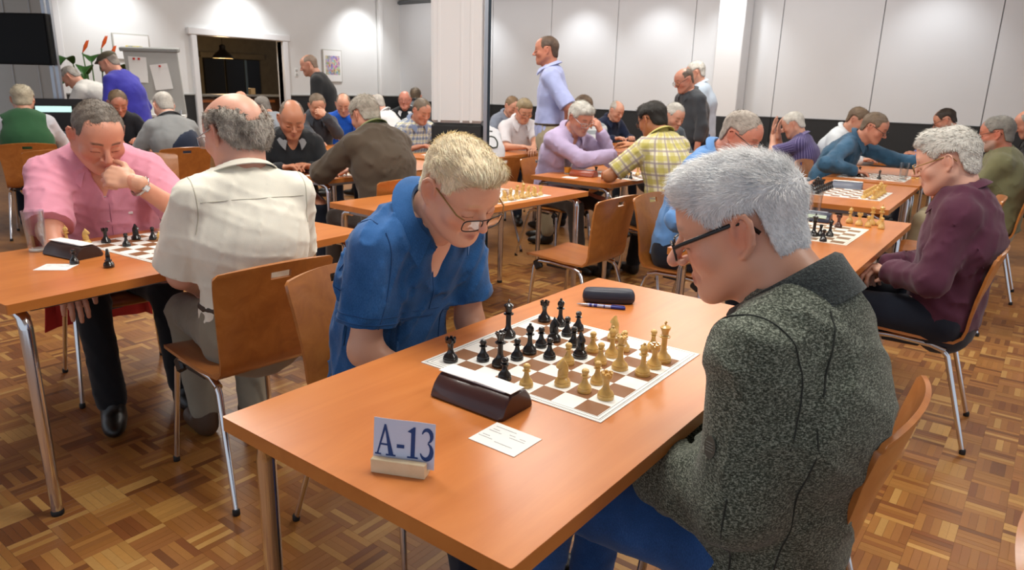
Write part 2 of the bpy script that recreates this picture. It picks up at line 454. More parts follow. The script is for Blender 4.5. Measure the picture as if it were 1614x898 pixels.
# pictures, switch
def picture(name, label, y, z, w, h, kind):
    t = thing(name, label, 'picture', (WX+.004, y, z))
    MB().box((.012, 0, 0), (.024, w, h), bev=.004).obj('picture_frame', plain('frame_pale', 'b9b6ae', .4), t)
    MB().box((.026, 0, 0), (.004, w-.04, h-.04)).obj('mat_board', M_PAPER, t)
    n = NT(name+'_print'); co = n.coord('Generated')
    if kind == 'town':
        v = n.node('ShaderNodeTexVoronoi'); v.inputs['Scale'].default_value = 7; n.link(co, v.inputs['Vector'])
        a = n.ramp(n.noise(co, 6, 4), [(.3, '8a4a3c'), (.42, 'c9a060'), (.5, 'd8d2c4'), (.6, '6a6fa8'), (.72, '3c5a86')])
        n.base(n.mix(.35, a, v.outputs['Color']))
    else:
        n.base(n.ramp(n.noise(co, 5, 2), [(.4, 'e3cf4e'), (.52, 'd9d9c2'), (.6, '3d5f8c'), (.66, 'e8dc70')]))
    if kind == 'town': MB().box((.029, 0, .015), (.003, w*.74, h*.58)).obj('print', n.m, t)
    else: MB().box((.029, .03, -.05), (.003, w*.45, h*.35)).obj('print', n.m, t)
picture('town_picture', 'framed colourful townscape print on left wall beyond doorway', 8.68, 1.71, .5, .66, 'town')
picture('poster_picture', 'pale framed poster with yellow print above the flipchart', 4.55, 1.86, .6, .42, 'poster')
sw = thing('light_switch', 'white light switch plate beside the door frame', 'switch', (WX, 7.78, 1.55))
MB().box((.006, 0, 0), (.012, .085, .16), bev=.003).obj('switch_plate', M_PAPER, sw)
for dz in (-.04, .04): MB().box((.014, 0, dz), (.008, .05, .05), bev=.002).obj('rocker', plain('rocker_grey', 'b8b8b4', .4), sw)
# ------------------------------------------------------------------ tables and chairs
TZ = .74
def leg_table(t, x, y, sx, sy):
    p = [(x-sx*.07, y, .69), (x-sx*.03, y, .688), (x-sx*.008, y, .675), (x, y, .64), (x+sx*.004, y, .3), (x+sx*.006, y, .012)]
    l = MB().tube(p, [.019, .019, .0195, .02, .019, .017], 14).obj('leg', M_CHROME, t, 50)
    MB().lathe([(.0185, 0), (.0195, .004), (.0195, .014), (.017, .018)], 14, (x+sx*.006, y, 0)).obj('foot_cap', M_RUBBER, l, 40)
def make_table(label, cx, cy, w, l, rz=0.0):
    t = thing('folding_table', label, 'table', (cx, cy, 0), rz, 'rectangular playing tables')
    th = .030; r = .005
    o = []
    for (sx, sy, a0) in ((1, 1, 0), (-1, 1, 90), (-1, -1, 180), (1, -1, 270)):
        for k in range(4):
            a = math.radians(a0+30*k); o.append((sx*(w/2-r)+r*math.cos(a), sy*(l/2-r)+r*math.sin(a)))
    top = MB(); n = len(o)
    top.prism(o, TZ-.002, TZ); top.obj('tabletop', M_TABLE, t)
    MB().prism([(a*1.0005, b*1.0005) for a, b in o], TZ-th, TZ-.0015).obj('edge_band', M_EDGE, t)
    for sx in (-1, 1):
        for sy in (-1, 1): leg_table(t, sx*(w/2-.05), sy*(l/2-.06), sx, sy)
    for sx in (-1, 1): MB().box((sx*(w/2-.12), 0, .692), (.03, l-.2, .034), bev=.003).obj('frame_rail', M_STEEL, t)
    for sy in (-1, 1): MB().box((0, sy*(l/2-.06), .697), (w-.2, .03, .03), bev=.003).obj('frame_rail', M_STEEL, t)
    return t
TABLES = {}
for key, lab, cx, cy, w, l, rz in [
    ('main', 'nearest orange wood table carrying the A-13 sign', .0225, .009, .731, 1.452, 0),
    ('left', 'orange table at left edge with tall empty glass', -1.875, -.03, .731, 1.45, .07),
    ('B', 'orange table behind the blond man with empty chairs', -1.92, 1.85, .74, 1.5, -.03),
    ('C', 'orange table between lavender shirt and yellow plaid shirt', -1.96, 3.74, .70, 1.45, 0),
    ('R1', 'orange table behind the grey-jacketed man, maroon shirt beside it', -.035, 2.12, .73, 1.47, 0.02),
    ('R2', 'unoccupied orange table with chess set in starting position', -.255, 3.93, .72, 1.36, .04),
    ('R3', 'orange table between denim shirt and khaki sweater men', -.30, 5.42, .70, 1.40, .03),
    ('R4', 'farthest orange table on right, by black wall band', -.62, 7.25, .70, 1.20, 0),
    ('T5', 'orange table between the brown jacket and bald man', -3.45, 2.42, .73, 1.45, .0),
    ('T6', 'orange table in front of man in dark blazer', -5.0, 3.62, .73, 1.3, 0),
    ('T7', 'orange table left of pillar before checked shirt man', -3.74, 3.98, .72, 1.42, 0),
    ('T8', 'orange table in front of white polo shirt man', -3.2, 5.45, .72, 1.40, 0),
    ('T9', 'orange table in front of man in navy sweater', -3.25, 7.15, .72, 1.42, 0),
    ('T10', 'orange table behind the man in yellow plaid', -1.9, 5.9, .72, 1.42, 0),
    ('T11', 'orange table before the grey and navy sweater man', -5.95, 1.98, .73, 1.45, 0),
]:
    TABLES[key] = make_table(lab, cx, cy, w, l, rz)

def chair_proto():
    t = thing('stacking_chair', 'bent plywood stacking chair with chrome legs', 'chair', (0, 0, 0), 0, 'bent plywood stacking chairs')
    # profile (y,z) of the plywood shell, front edge to top edge; chair faces +y
    prof = [(.235, .436), (.225, .447), (.20, .452), (.13, .450), (.04, .444), (-.05, .438), (-.12, .437), (-.165, .446), (-.192, .470), (-.206, .505), (-.216, .56), (-.232, .63), (-.250, .69), (-.260, .730), (-.265, .750), (-.271, .775), (-.277, .800), (-.282, .818), (-.285, .828)]
    hw = [.17, .192, .20, .203, .203, .20, .195, .192, .191, .192, .194, .199, .205, .209, .211, .213, .214, .212, .200]
    us = np.linspace(-1, 1, 13)
    P = np.zeros((len(prof), len(us), 3))
    for i, ((y, z), h) in enumerate(zip(prof, hw)):
        back = min(1, max(0, (z-.47)/.25))
        for j, u in enumerate(us):
            dish = .030*back*(u*u)
            P[i, j] = (u*h, y+dish, z+(.010*(u*u) if i < 7 else 0)-(.014*u*u if i > 16 else 0))
    mask = np.ones((len(prof)-1, len(us)-1), bool); mask[15, 5:7] = False
    MB().sheet(P[:, ::-1], .011, mask).obj('seat_shell', M_PLY, t, 45)
    for s in (-1, 1):
        x = s*.165
        rail = MB().tube([(x, .165, .405), (x+s*.004, .14, .425), (x+s*.006, .05, .428), (x+s*.006, -.09, .420), (x+s*.012, -.145, .405)], .0135, 10).obj('side_rail', M_CHROME, t, 50)
        MB().box((x+s*.003, .155, .40), (.026, .055, .055), rotX(-.5), bev=.008).obj('stacking_block', M_BLACKP, rail)
        MB().box((x+s*.008, .02, .412), (.016, .14, .018), bev=.005).obj('buffer_strip', M_BLACKP, rail)
        fl = MB().tube([(x, .16, .418), (x+s*.006, .178, .385), (x+s*.03, .215, .01)], [.011, .011, .0095], 10).obj('leg', M_CHROME, t, 50)
        MB().lathe([(.011, 0), (.0125, .003), (.012, .018), (.010, .022)], 10, (x+s*.0305, .2155, 0)).obj('foot_cap', M_RUBBER, fl, 40)
        rl = MB().tube([(x+s*.010, -.125, .414), (x+s*.016, -.155, .385), (x+s*.05, -.27, .01)], [.011, .011, .0095], 10).obj('leg', M_CHROME, t, 50)
        MB().lathe([(.011, 0), (.0125, .003), (.012, .018), (.010, .022)], 10, (x+s*.0505, -.271, 0)).obj('foot_cap', M_RUBBER, rl, 40)
    for y in (.11, -.09): MB().tube([(-.168, y, .424), (.168, y, .424)], .009, 8).obj('cross_bar', M_STEEL, t, 50)
    return t
CHAIR0 = chair_proto(); _first = [True]
def chair(label, x, y, face, cushion=None):
    """face: direction the sitter looks, degrees from +x counter-clockwise"""
    o = CHAIR0 if _first[0] else copy_tree(CHAIR0)
    _first[0] = False
    o.location = (x, y, 0); o.rotation_euler = (0, 0, math.radians(face-90)); o['label'] = label
    return o
CHAIRS = [
    ('plywood chair under the blond man in blue polo', -.615, .02, 0),
    ('plywood chair under the man in speckled grey jacket', .485, .07, 180),
    ('plywood chair under the man in cream shirt', -1.315, -.07, 176),
    ('plywood chair under the man in maroon shirt', .50, 1.98, 184),
    ('empty plywood chair with honey-coloured seat beside vacant table', -1.25, 2.04, 178),
    ('empty plywood chair left of vacant table, next to pillar', -2.26, 1.90, 0),
    ('plywood chair with slot between pink and cream shirt men', -4.42, 1.22, 350),
    ('plywood chair beside man in green vest', -5.62, .92, 170),
    ('empty plywood chair between maroon shirt and khaki sweater', .38, 3.75, 186),
    ('orange plywood chair behind man in purple striped shirt', -.93, 6.55, 20),
    ('plywood chair at right edge of the photo, nearest camera', 1.225, -.32, 0),
]
for c in CHAIRS: chair(*c)
# ------------------------------------------------------------------ chess sets, boards, clocks
def piece_mesh(kind):
    b = MB()
    def base(R, h):
        return [(R*.98, 0), (R, .002), (R, .007), (R*.92, .0090), (R*.95, .0105), (R*.82, .0145), (R*.58, .0185), (R*.42, .0240), (R*.34, .0300)]
    n = 18
    if kind == 'pawn':
        b.lathe(base(.0150, .05)+[(.0047, .0325), (.0048, .0340), (.0090, .0348), (.0092, .0360), (.0052, .0372), (.0062, .0395), (.0076, .0425), (.0080, .0450), (.0072, .0480), (.0045, .0505), (0, .0512)], n)
    elif kind == 'rook':
        b.lathe(base(.0175, .058)+[(.0068, .0360), (.0082, .0430), (.0090, .0442), (.0118, .0455), (.0122, .048), (.0122, .053), (.0085, .053), (.0085, .050), (0, .050)], n)
        for k in range(6):
            a = 2*PI*k/6; b.box((.0103*math.cos(a), .0103*math.sin(a), .0548), (.0042, .0064, .0046), rot2(a))
    elif kind == 'bishop':
        b.lathe(base(.0170, .07)+[(.0054, .040), (.0056, .0455), (.0106, .0468), (.0108, .0485), (.0060, .0500), (.0075, .0535), (.0092, .058), (.0090, .0625), (.0062, .0675), (.0030, .0705), (.0034, .0725), (.0025, .0750), (0, .0757)], n)
        b.box((.0060, 0, .0640), (.008, .0012, .010), rotY(.6))
    elif kind == 'queen':
        b.lathe(base(.0190, .085)+[(.0062, .042), (.0062, .053), (.0122, .0546), (.0124, .0566), (.0070, .0584), (.0085, .060), (.0070, .0615), (.0082, .068), (.0115, .0755), (.0122, .077), (.0100, .0775), (.0062, .0790), (.0035, .0808), (.0038, .083), (.0022, .0855), (0, .086)], n)
        for k in range(8):
            a = 2*PI*k/8; b.box((.0112*math.cos(a), .0112*math.sin(a), .0780), (.0028, .0048, .0035), rot2(a))
    elif kind == 'king':
        b.lathe(base(.0195, .095)+[(.0066, .045), (.0066, .058), (.0128, .0598), (.0130, .0620), (.0074, .0638), (.0092, .065), (.0075, .0665), (.0088, .074), (.0122, .082), (.0124, .0838), (.0090, .0862), (.0045, .0885), (.0030, .0895), (0, .0897)], n)
        b.box((0, 0, .0935), (.0030, .0036, .0100), bev=.0006); b.box((0, 0, .0945), (.0030, .0092, .0034), bev=.0006)
    elif kind == 'knight':
        b.lathe(base(.0175, .06)[:7]+[(.0115, .0215), (.0108, .0245), (0, .0250)], n)
        o = [(-.0105, .024), (-.0118, .034), (-.0105, .044), (-.0060, .053), (-.0020, .058), (-.0012, .0625), (.0018, .0605), (.0040, .0585), (.0075, .0545), (.0122, .0490), (.0150, .0440), (.0145, .0405), (.0118, .0390), (.0085, .0415), (.0050, .0425), (.0060, .0395), (.0085, .0345), (.0105, .0290), (.0108, .024)]
        m = len(o); c = (0.0, .041)
        rows = []
        for x_, k_ in ((-.0072, .62), (-.0062, .86), (-.0035, 1.0), (.0035, 1.0), (.0062, .86), (.0072, .62)):
            rows.append([(c[0]*(1-k_)+u*k_, x_*(1.0 if v < .05 else .72), (c[1]*(1-k_)+v*k_) if v > .026 else v) for u, v in o])
        vs = [p for r in rows for p in r]; fs = [tuple(range(m)), tuple((len(rows)-1)*m+k for k in range(m))[::-1]]
        for i in range(len(rows)-1):
            for k in range(m): fs.append((i*m+k, i*m+m+k, i*m+m+(k+1) % m, i*m+(k+1) % m))
        b.add(vs, fs)
    return b.mesh('chess_'+kind, 32)
PM = {}
M_BLACKW = plain('ebonised_wood', '121214', .28, coat=.5)
M_BOXW = plain('boxwood', 'd9b064', .36, var=.14, scale=60, coat=.4)
M_ROSE = plain('rosewood', '4a2018', .3, coat=.4)
def piece(kind, col, x, y, rz=0.0, label=None, group=None, sc=1.0, tz=TZ):
    k = (kind, col)
    if k not in PM:
        m = piece_mesh(kind); m.materials.append({'black': M_BLACKW, 'white': M_BOXW, 'red': M_ROSE}[col]); PM[k] = m
    o = bpy.data.objects.new('chess_'+kind, PM[k]); COL.objects.link(o)
    o.location = (x, y, tz+.0022); o.rotation_euler = (0, 0, rz); o.scale = (sc, sc, sc)
    return tag(o, label, 'chess piece', group)
def board_mat(name, dark, light, border='3a3f44'):
    t = NT(name); co = t.coord('Object')
    sp = t.node('ShaderNodeSeparateXYZ'); t.link(co, sp.inputs[0])
    X, Y = sp.outputs[0], sp.outputs[1]
    fx = t.math('FLOOR', t.math('DIVIDE', X, .0575)); fy = t.math('FLOOR', t.math('DIVIDE', Y, .0575))
    par = t.math('MODULO', t.math('ADD', t.math('ADD', fx, fy), 100), 2)
    ax = t.math('ABSOLUTE', X); ay = t.math('ABSOLUTE', Y); mx = t.math('MAXIMUM', ax, ay)
    inside = t.math('LESS_THAN', mx, .23)
    isdark = t.math('MULTIPLY', t.math('GREATER_THAN', par, .5), inside)
    l1 = t.math('LESS_THAN', t.math('ABSOLUTE', t.math('SUBTRACT', mx, .2325)), .0006)
    l2 = t.math('LESS_THAN', t.math('ABSOLUTE', t.math('SUBTRACT', mx, .2405)), .0008)
    l3 = t.math('LESS_THAN', t.math('ABSOLUTE', t.math('SUBTRACT', mx, .2440)), .0005)
    col = t.mix(isdark, light, dark); col = t.mix(t.math('MAXIMUM', t.math('MAXIMUM', l1, l2), l3), col, border)
    t.base(col); t.p(rough=.55); t.bump(t.noise(co, 900, 2), .05, .0005)
    return t.m
M_BOARD = board_mat('printed_mat_brown', '875832', 'ecece8'); M_BOARD2 = board_mat('printed_mat_grey', '8a6a4a', 'e8e4d8', 'b9b2a0')
BOARD_MESH = {}
def board(label, cx, cy, rz=0.0, mat=None, parity=0):
    k = mat.name
    if k not in BOARD_MESH:
        BOARD_MESH[k] = MB().box((0, 0, .001), (.5, .5, .002)).mesh('chess_board'); BOARD_MESH[k].materials.append(mat)
    o = bpy.data.objects.new('chess_board', BOARD_MESH[k]); COL.objects.link(o); o.location = (cx, cy, TZ); o.rotation_euler = (0, 0, rz)
    return tag(o, label, 'chess board', 'printed chess boards')
def sq(s, cx=0, cy=0, rz=0.0):
    f = 'abcdefgh'.index(s[0]); r = int(s[1])-1
    x, y = .23-.0575*(r+.5), -.23+.0575*(f+.5)
    return cx+x*math.cos(rz)-y*math.sin(rz), cy+x*math.sin(rz)+y*math.cos(rz)

board('brown and white chess mat on the nearest table', 0, 0, .0098, M_BOARD)
MAIN = [
    ('rook', 'black', 'a8', 'black rook at left corner of nearest board, by the clock'),
    ('king', 'black', 'e8', 'tall black king at back edge of nearest board'),
    ('rook', 'black', 'h8', 'black rook at far corner of nearest board'),
    ('pawn', 'black', 'b7', 'black pawn between left corner rook and black queen, nearest board'),
    ('bishop', 'black', 'h7', 'black bishop right of far corner rook, nearest board'),
    ('queen', 'black', 'b6', 'black queen left of the middle on nearest board'),
    ('pawn', 'black', 'c6', 'black pawn just right of the black queen, nearest board'),
    ('bishop', 'black', 'd6', 'black bishop in front of black king on nearest board'),
    ('pawn', 'black', 'e6', 'black pawn between black bishop and upright black knight, nearest board'),
    ('knight', 'black', 'f6', 'black knight in the middle row of nearest board, before the far pawns'),
    ('pawn', 'black', 'g6', 'black pawn directly right of inner black knight, nearest board'),
    ('pawn', 'black', 'h6', 'black pawn at far edge of nearest board, farthest right'),
    ('pawn', 'black', 'd5', 'lone black pawn at centre of nearest board'),
    ('pawn', 'black', 'f5', 'black pawn half hidden behind the advanced black knight, nearest board'),
    ('pawn', 'black', 'a5', 'black pawn standing closest to the clock on nearest board'),
    ('knight', 'black', 'e4', 'advanced black knight beside boxwood pawns on nearest board'),
    ('pawn', 'white', 'a4', 'boxwood pawn at near edge facing black pawn, by the clock'),
    ('knight', 'white', 'b3', 'boxwood knight seen from behind near front of nearest board'),
    ('pawn', 'white', 'd4', 'boxwood pawn left of advanced black knight, nearest board'),
    ('pawn', 'white', 'f4', 'boxwood pawn right of advanced black knight, nearest board'),
    ('pawn', 'white', 'e3', 'boxwood pawn in front of the boxwood queen, nearest board'),
    ('bishop', 'white', 'f3', 'boxwood bishop between queen and far knight, nearest board'),
    ('queen', 'white', 'e2', 'boxwood queen standing right of centre on nearest board'),
    ('knight', 'white', 'h4', 'boxwood knight at far edge of nearest board'),
    ('pawn', 'white', 'g3', 'boxwood pawn half hidden behind the boxwood queen, nearest board'),
    ('pawn', 'white', 'c2', 'boxwood pawn behind the near rook on nearest board'),
    ('pawn', 'white', 'b2', 'boxwood pawn directly left of the near rook, nearest board'),
    ('rook', 'white', 'b1', 'boxwood rook nearest to camera on nearest board'),
    ('bishop', 'white', 'e1', 'boxwood bishop at right edge of nearest board'),
    ('rook', 'white', 'f1', 'boxwood rook beside boxwood king on nearest board'),
    ('pawn', 'white', 'h2', 'boxwood pawn behind the boxwood king, nearest board'),
    ('king', 'white', 'g1', 'tall boxwood king near the grey-jacketed man'),
]
rr = random.Random(5)
for kind, col, s, lab in MAIN:
    x, y = sq(s, 0, 0, .0098)
    rz = (0 if col == 'black' else PI)+rr.uniform(-.3, .3)
    if s == 'b3': rz = PI*1.28
    if s == 'e4': rz = -.55
    if s == 'f6': rz = .2
    if s == 'h4': rz = PI-.5
    piece(kind, col, x+rr.uniform(-.003, .003), y+rr.uniform(-.003, .003), rz, lab, 'chess pieces on the nearest board', 1.06)

M_CLOCK = plain('clock_maroon', '3a1c1c', .35, var=.1, scale=30, coat=.2)
M_CLOCK2 = plain('clock_navy', '2a2f45', .35)
M_CLOCK3 = plain('clock_redwood', '8a3a1e', .35)
def clock(label, x, y, rz, mat, L=.185, paper=True, face=False):
    t = thing('chess_clock', label, 'chess clock', (x, y, TZ), rz, 'chess clocks')
    # section in (y,z): leaf shaped, extruded along x
    half = [(-.057, .004), (-.055, .012), (-.046, .028), (-.034, .040), (-.022, .047)]
    sec = half+[(-a, b) for a, b in half[::-1]]+[(.052, 0), (-.052, 0)]
    n = len(sec); b = MB(); vs = []; fs = []
    for i, (xx, k) in enumerate(((-L/2, .86), (-L/2+.006, 1.0), (L/2-.006, 1.0), (L/2, .86))):
        vs += [(xx, u*(k if i in (0, 3) else 1), v*(1 if v < .01 else (.5+.5*k if i in (0, 3) else 1))) for u, v in sec]
    for i in range(3):
        for k in range(n): fs.append((i*n+k, i*n+(k+1) % n, (i+1)*n+(k+1) % n, (i+1)*n+k))
    fs += [tuple(range(n)), tuple(3*n+k for k in range(n))[::-1]]
    b.add([(p[0], p[1], p[2]) for p in vs], [f[::-1] for f in fs]); b.obj('clock_body', mat, t, 50)
    MB().box((0, 0, .0485), (L*.80, .042, .004), bev=.001).obj('rocker_bar', plain('rocker_white', 'dfe3e8', .5) if paper else plain('rocker_silver', '9aa2b0', .3, .5), t)
    if paper:
        for s in (-1, 1):
            MB().box((s*L*.245, -.002+s*.001, .0518), (L*.5, .046, .0012), rotY(s*.015)).obj('score_slip', M_PAPER, t)
    if face:
        MB().box((0, -.0425, .031), (L*.82, .003, .028), rotX(-.92)).obj('display', plain('lcd_green', '9fb09a', .2), t)
    return t
clock('dark maroon chess clock with white slips on top, nearest table', 0.0, -.322, .0, M_CLOCK, .198)
clock('dark brown chess clock on the table before pink shirt', -1.98, -.34, .18, plain('clock_brown', '33201c', .4), .2)
clock('navy chess clock with lit display beside maroon shirt man', -.12, 2.56, .1, M_CLOCK2, .2, False, True)
clock('silver grey chess clock on the table in starting position', -.31, 4.16, .12, plain('clock_grey', '6a7080', .4), .2, True)
clock('red-brown chess clock beside the amber drinks', -2.0, 3.28, .1, M_CLOCK3, .2, False)
clock('dark red chess clock in front of bald man', -3.52, 1.86, .1, plain('clock_wine', '4a1c20', .4), .2)

# table sign A-13
def sign():
    t = thing('table_sign', 'white A-13 table number card in pale wooden holder', 'sign', (.078, -.628, TZ), math.radians(25))
    M_PINE = wood('pine_block', 'd8c29a', 'e3d0ac', 'ecdcbc', (1, 1, 1), .5, .1)
    MB().box((0, -.016, .013), (.098, .013, .026), bev=.001).obj('holder_strip', M_PINE, t)
    MB().box((0, .004, .011), (.098, .013, .022), bev=.001).obj('holder_strip', M_PINE, t)
    MB().box((.0, -.006, .004), (.098, .012, .008)).obj('holder_strip', M_PINE, t)
    R = rotX(math.radians(-8))
    ca = MB(); P = np.zeros((2, 9, 3))
    W_, H_ = .112, .082
    def pt(u, v, off=0.0):   # card coordinates
        p = np.array([u, off+.0012*math.sin(u*60), v]); p = R @ p
        return p+np.array([.004, -.005, .010])
    us = np.linspace(-W_/2, W_/2, 9)
    for j, u in enumerate(us):
        P[0, j] = pt(u, 0); P[1, j] = pt(u, H_)
    c = MB().sheet(P, .0006).obj('number_card', plain('card_white', 'd3dbf2', .6), t)
    ink = plain('ink_blue', '1f3f7d', .6)
    def poly(pts):
        m = MB(); vs = [pt(u, v, -.0009) for u, v in pts]; m.add(vs, [tuple(range(len(pts)))]); return m
    def glyph(polys, name):
        m = MB()
        for q in polys:
            vs = [pt(u, v, -.0009) for u, v in q]; m.add(vs, [tuple(range(len(q)))])
        o = m.obj(name, ink, c)
    def off(polys, du, dv=.016, k=1.0): return [[(du+u*k, dv+v*k) for u, v in q] for q in polys]
    H = .056
    A = [[(.0165, H), (.0195, H), (.0345, .003), (.0255, .003)], [(.0165, H), (.0185, .047), (.0065, .003), (.0035, .003)], [(.0085, .018), (.0275, .018), (.0265, .0215), (.0098, .0215)],
         [(.0, 0), (.0115, 0), (.0115, .003), (.0, .003)], [(.0205, 0), (.0385, 0), (.0385, .003), (.0205, .003)]]
    dash = [[(0, .016), (.0135, .016), (.0135, .0225), (0, .0225)]]
    one = [[(.007, .003), (.0145, .003), (.0145, H), (.0125, H), (.007, .050)], [(.0, .047), (.007, .045), (.0145, H), (.0115, H)], [(.001, 0), (.0205, 0), (.0205, .003), (.001, .003)]]
    def arc(cx, cy, rx, ry, a0, a1, t0, t1, n=12):
        out = []
        for i in range(n):
            q = []
            for a, s in ((i/n, 1), ((i+1)/n, 1), ((i+1)/n, -1), (i/n, -1)):
                th = math.radians(a0+(a1-a0)*a); w = (t0+(t1-t0)*math.sin(PI*a))/2
                q.append((cx+(rx+s*w)*math.cos(th), cy+(ry+s*w)*math.sin(th)))
            out.append(q)
        return out
    three = arc(.0095, .0425, .0088, .0115, 165, -75, .002, .0075)+arc(.0085, .0160, .0105, .0145, 75, -160, .002, .0085)
    glyph(off(A, -.0525), 'letter_a'); glyph(off(dash, -.0125), 'dash'); glyph(off(one, .0055), 'digit_one'); glyph(off(three, .0315), 'digit_three')
sign()
def scorecard(label, cx, cy, rz, w=.11, h=.088, tz=TZ):
    t = thing('score_card', label, 'card', (cx, cy, tz), rz)
    c = MB().box((0, 0, .0008), (w, h, .0008)).obj('card', M_PAPER, t)
    ln = MB()
    for (u, v, l) in ((-.02, .030, .05), (-.035, .018, .016), (.005, .017, .014), (.03, .016, .014), (-.032, .010, .030), (.022, .008, .036), (-.038, -.010, .018), (-.034, -.018, .034), (.012, -.022, .042)):
        ln.add([(u*w/.11-l/2, v*h/.088-.0006, .0014), (u*w/.11+l/2, v*h/.088-.0006, .0014), (u*w/.11+l/2, v*h/.088+.0006, .0014), (u*w/.11-l/2, v*h/.088+.0006, .0014)], [(0, 1, 2, 3)])
    ln.obj('printed_lines', M_INK, c)
scorecard('small white printed result card on the nearest table', .147, -.425, .0)
scorecard('white result card beside black pawn, left table', -1.828, -.455, .75)
scorecard('white result card on the table with amber drinks', -2.02, 3.12, .1)
scorecard('white result card on the table before bald man', -3.33, 1.78, .1)
# spectacle case and pen
def spectacle_case():
    t = thing('spectacle_case', 'dark blue hard spectacle case on the nearest table', 'case', (-.165, .50, TZ), math.radians(33))
    L, W_, H_ = .165, .06, .042
    def shell(z0, z1, name, top):
        rows = []
        zs = np.linspace(0, 1, 6)
        b = MB(); n = 28; vs = []; fs = []
        for i, q in enumerate(zs):
            z = z0+(z1-z0)*q
            e = math.sqrt(max(0, 1-(q*.92)**2)) if top else math.sqrt(max(0, 1-((1-q)*.8)**2))
            ins = (1-e)*.016
            for k in range(n):
                a = 2*PI*k/n; sx = abs(math.cos(a))**.45*math.copysign(1, math.cos(a)); sy = abs(math.sin(a))**.6*math.copysign(1, math.sin(a))
                vs.append(((L/2-ins)*sx, (W_/2-ins)*sy, z))
        for i in range(5):
            for k in range(n): fs.append((i*n+k, i*n+(k+1) % n, (i+1)*n+(k+1) % n, (i+1)*n+k))
        fs += [tuple(range(n))[::-1], tuple(5*n+k for k in range(n))]
        b.add(vs, fs); b.obj(name, plain('case_navy', '272c3c', .45, var=.06, scale=40), t, 50)
    shell(.001, .017, 'case_bottom', False); shell(.0178, H_, 'case_lid', True)
spectacle_case()
def pen():
    a = math.atan2(.06, .14)
    t = thing('ballpoint_pen', 'blue and silver ballpoint pen before the spectacle case', 'pen', (-.15, .43, TZ+.0055), a)
    MB().tube([(-.075, 0, 0), (-.068, 0, 0), (-.05, 0, 0), (-.042, 0, 0)], [.0012, .0028, .0044, .005], 10).obj('pen_tip', plain('pen_silver', 'c9cbd2', .25, .8), t, 50)
    MB().tube([(-.042, 0, 0), (.03, 0, 0)], .005, 10).obj('pen_barrel', plain('pen_barrel_pale', 'a9b4d6', .3), t, 50)
    for x0, x1 in ((-.036, -.028), (-.022, -.012), (.008, .012)): MB().tube([(x0, 0, 0), (x1, 0, 0)], .00515, 10).obj('pen_print', plain('pen_blue', '23308c', .3), t, 50)
    MB().tube([(.03, 0, 0), (.07, 0, 0), (.074, 0, 0)], [.0053, .0053, .004], 10).obj('pen_cap', plain('pen_blue', '23308c', .3), t, 50)
    MB().box((.052, 0, .0068), (.04, .003, .002), bev=.0006).obj('pen_clip', plain('pen_blue', '23308c', .3), t)
pen()
# drinking glasses
def glass_mat(name, tint):
    if name in MATS: return MATS[name]
    t = NT(name); n = t.n; out = n['Material Output']
    tr = n.new('ShaderNodeBsdfTransparent'); tr.inputs[0].default_value = (*tint, 1)
    gl = n.new('ShaderNodeBsdfGlossy'); gl.inputs['Roughness'].default_value = .05; gl.inputs['Color'].default_value = (1, 1, 1, 1)
    lw = n.new('ShaderNodeLayerWeight'); lw.inputs['Blend'].default_value = .32
    mx = n.new('ShaderNodeMixShader'); t.link(t.math('MULTIPLY', lw.outputs['Facing'], .75), mx.inputs[0]); t.link(tr.outputs[0], mx.inputs[1]); t.link(gl.outputs[0], mx.inputs[2])
    t.link(mx.outputs[0], out.inputs['Surface']); MATS[name] = t.m; return t.m
M_GLASS = glass_mat('clear_glass', (.90, .92, .92))
def tumbler(label, x, y, r, h, drink=None, tz=TZ):
    t = thing('drinking_glass', label, 'glass', (x, y, tz), 0, 'drinking glasses')
    MB().lathe([(r*.78, 0), (r*.82, .004), (r*.86, h*.3), (r*.95, h*.7), (r, h), (r-.002, h+.0005), (r*.95-.0025, h*.7), (r*.86-.0025, h*.3), (r*.80-.003, .012), (0, .011)], 24).obj('glass_wall', M_GLASS, t, 60)
    MB().lathe([(r*.74, .001), (r*.8, .006), (r*.78, .009), (0, .0095)], 24).obj('glass_base', plain('glass_base_pale', 'c9cfcf', .1), t, 50)
    if drink:
        a = plain('amber_drink', 'e09a2c', .15)
        MB().lathe([(r*.77, .012), (r*.84, h*drink), (0, h*drink+.0005)], 20).obj('drink', a, t, 50)
tumbler('tall empty beer glass on the left table', -2.14, -.40, .038, .155)
tumbler('half full amber drink glass beside red-brown clock', -2.16, 3.30, .036, .12, .45)
tumbler('second amber drink glass, half hidden behind red-brown clock', -2.12, 3.44, .034, .10, .3)
tumbler('empty tall glass behind the navy clock', -.16, 2.78, .034, .13)
tumbler('empty tall glass before the khaki sweater man', -.10, 5.05, .034, .14)

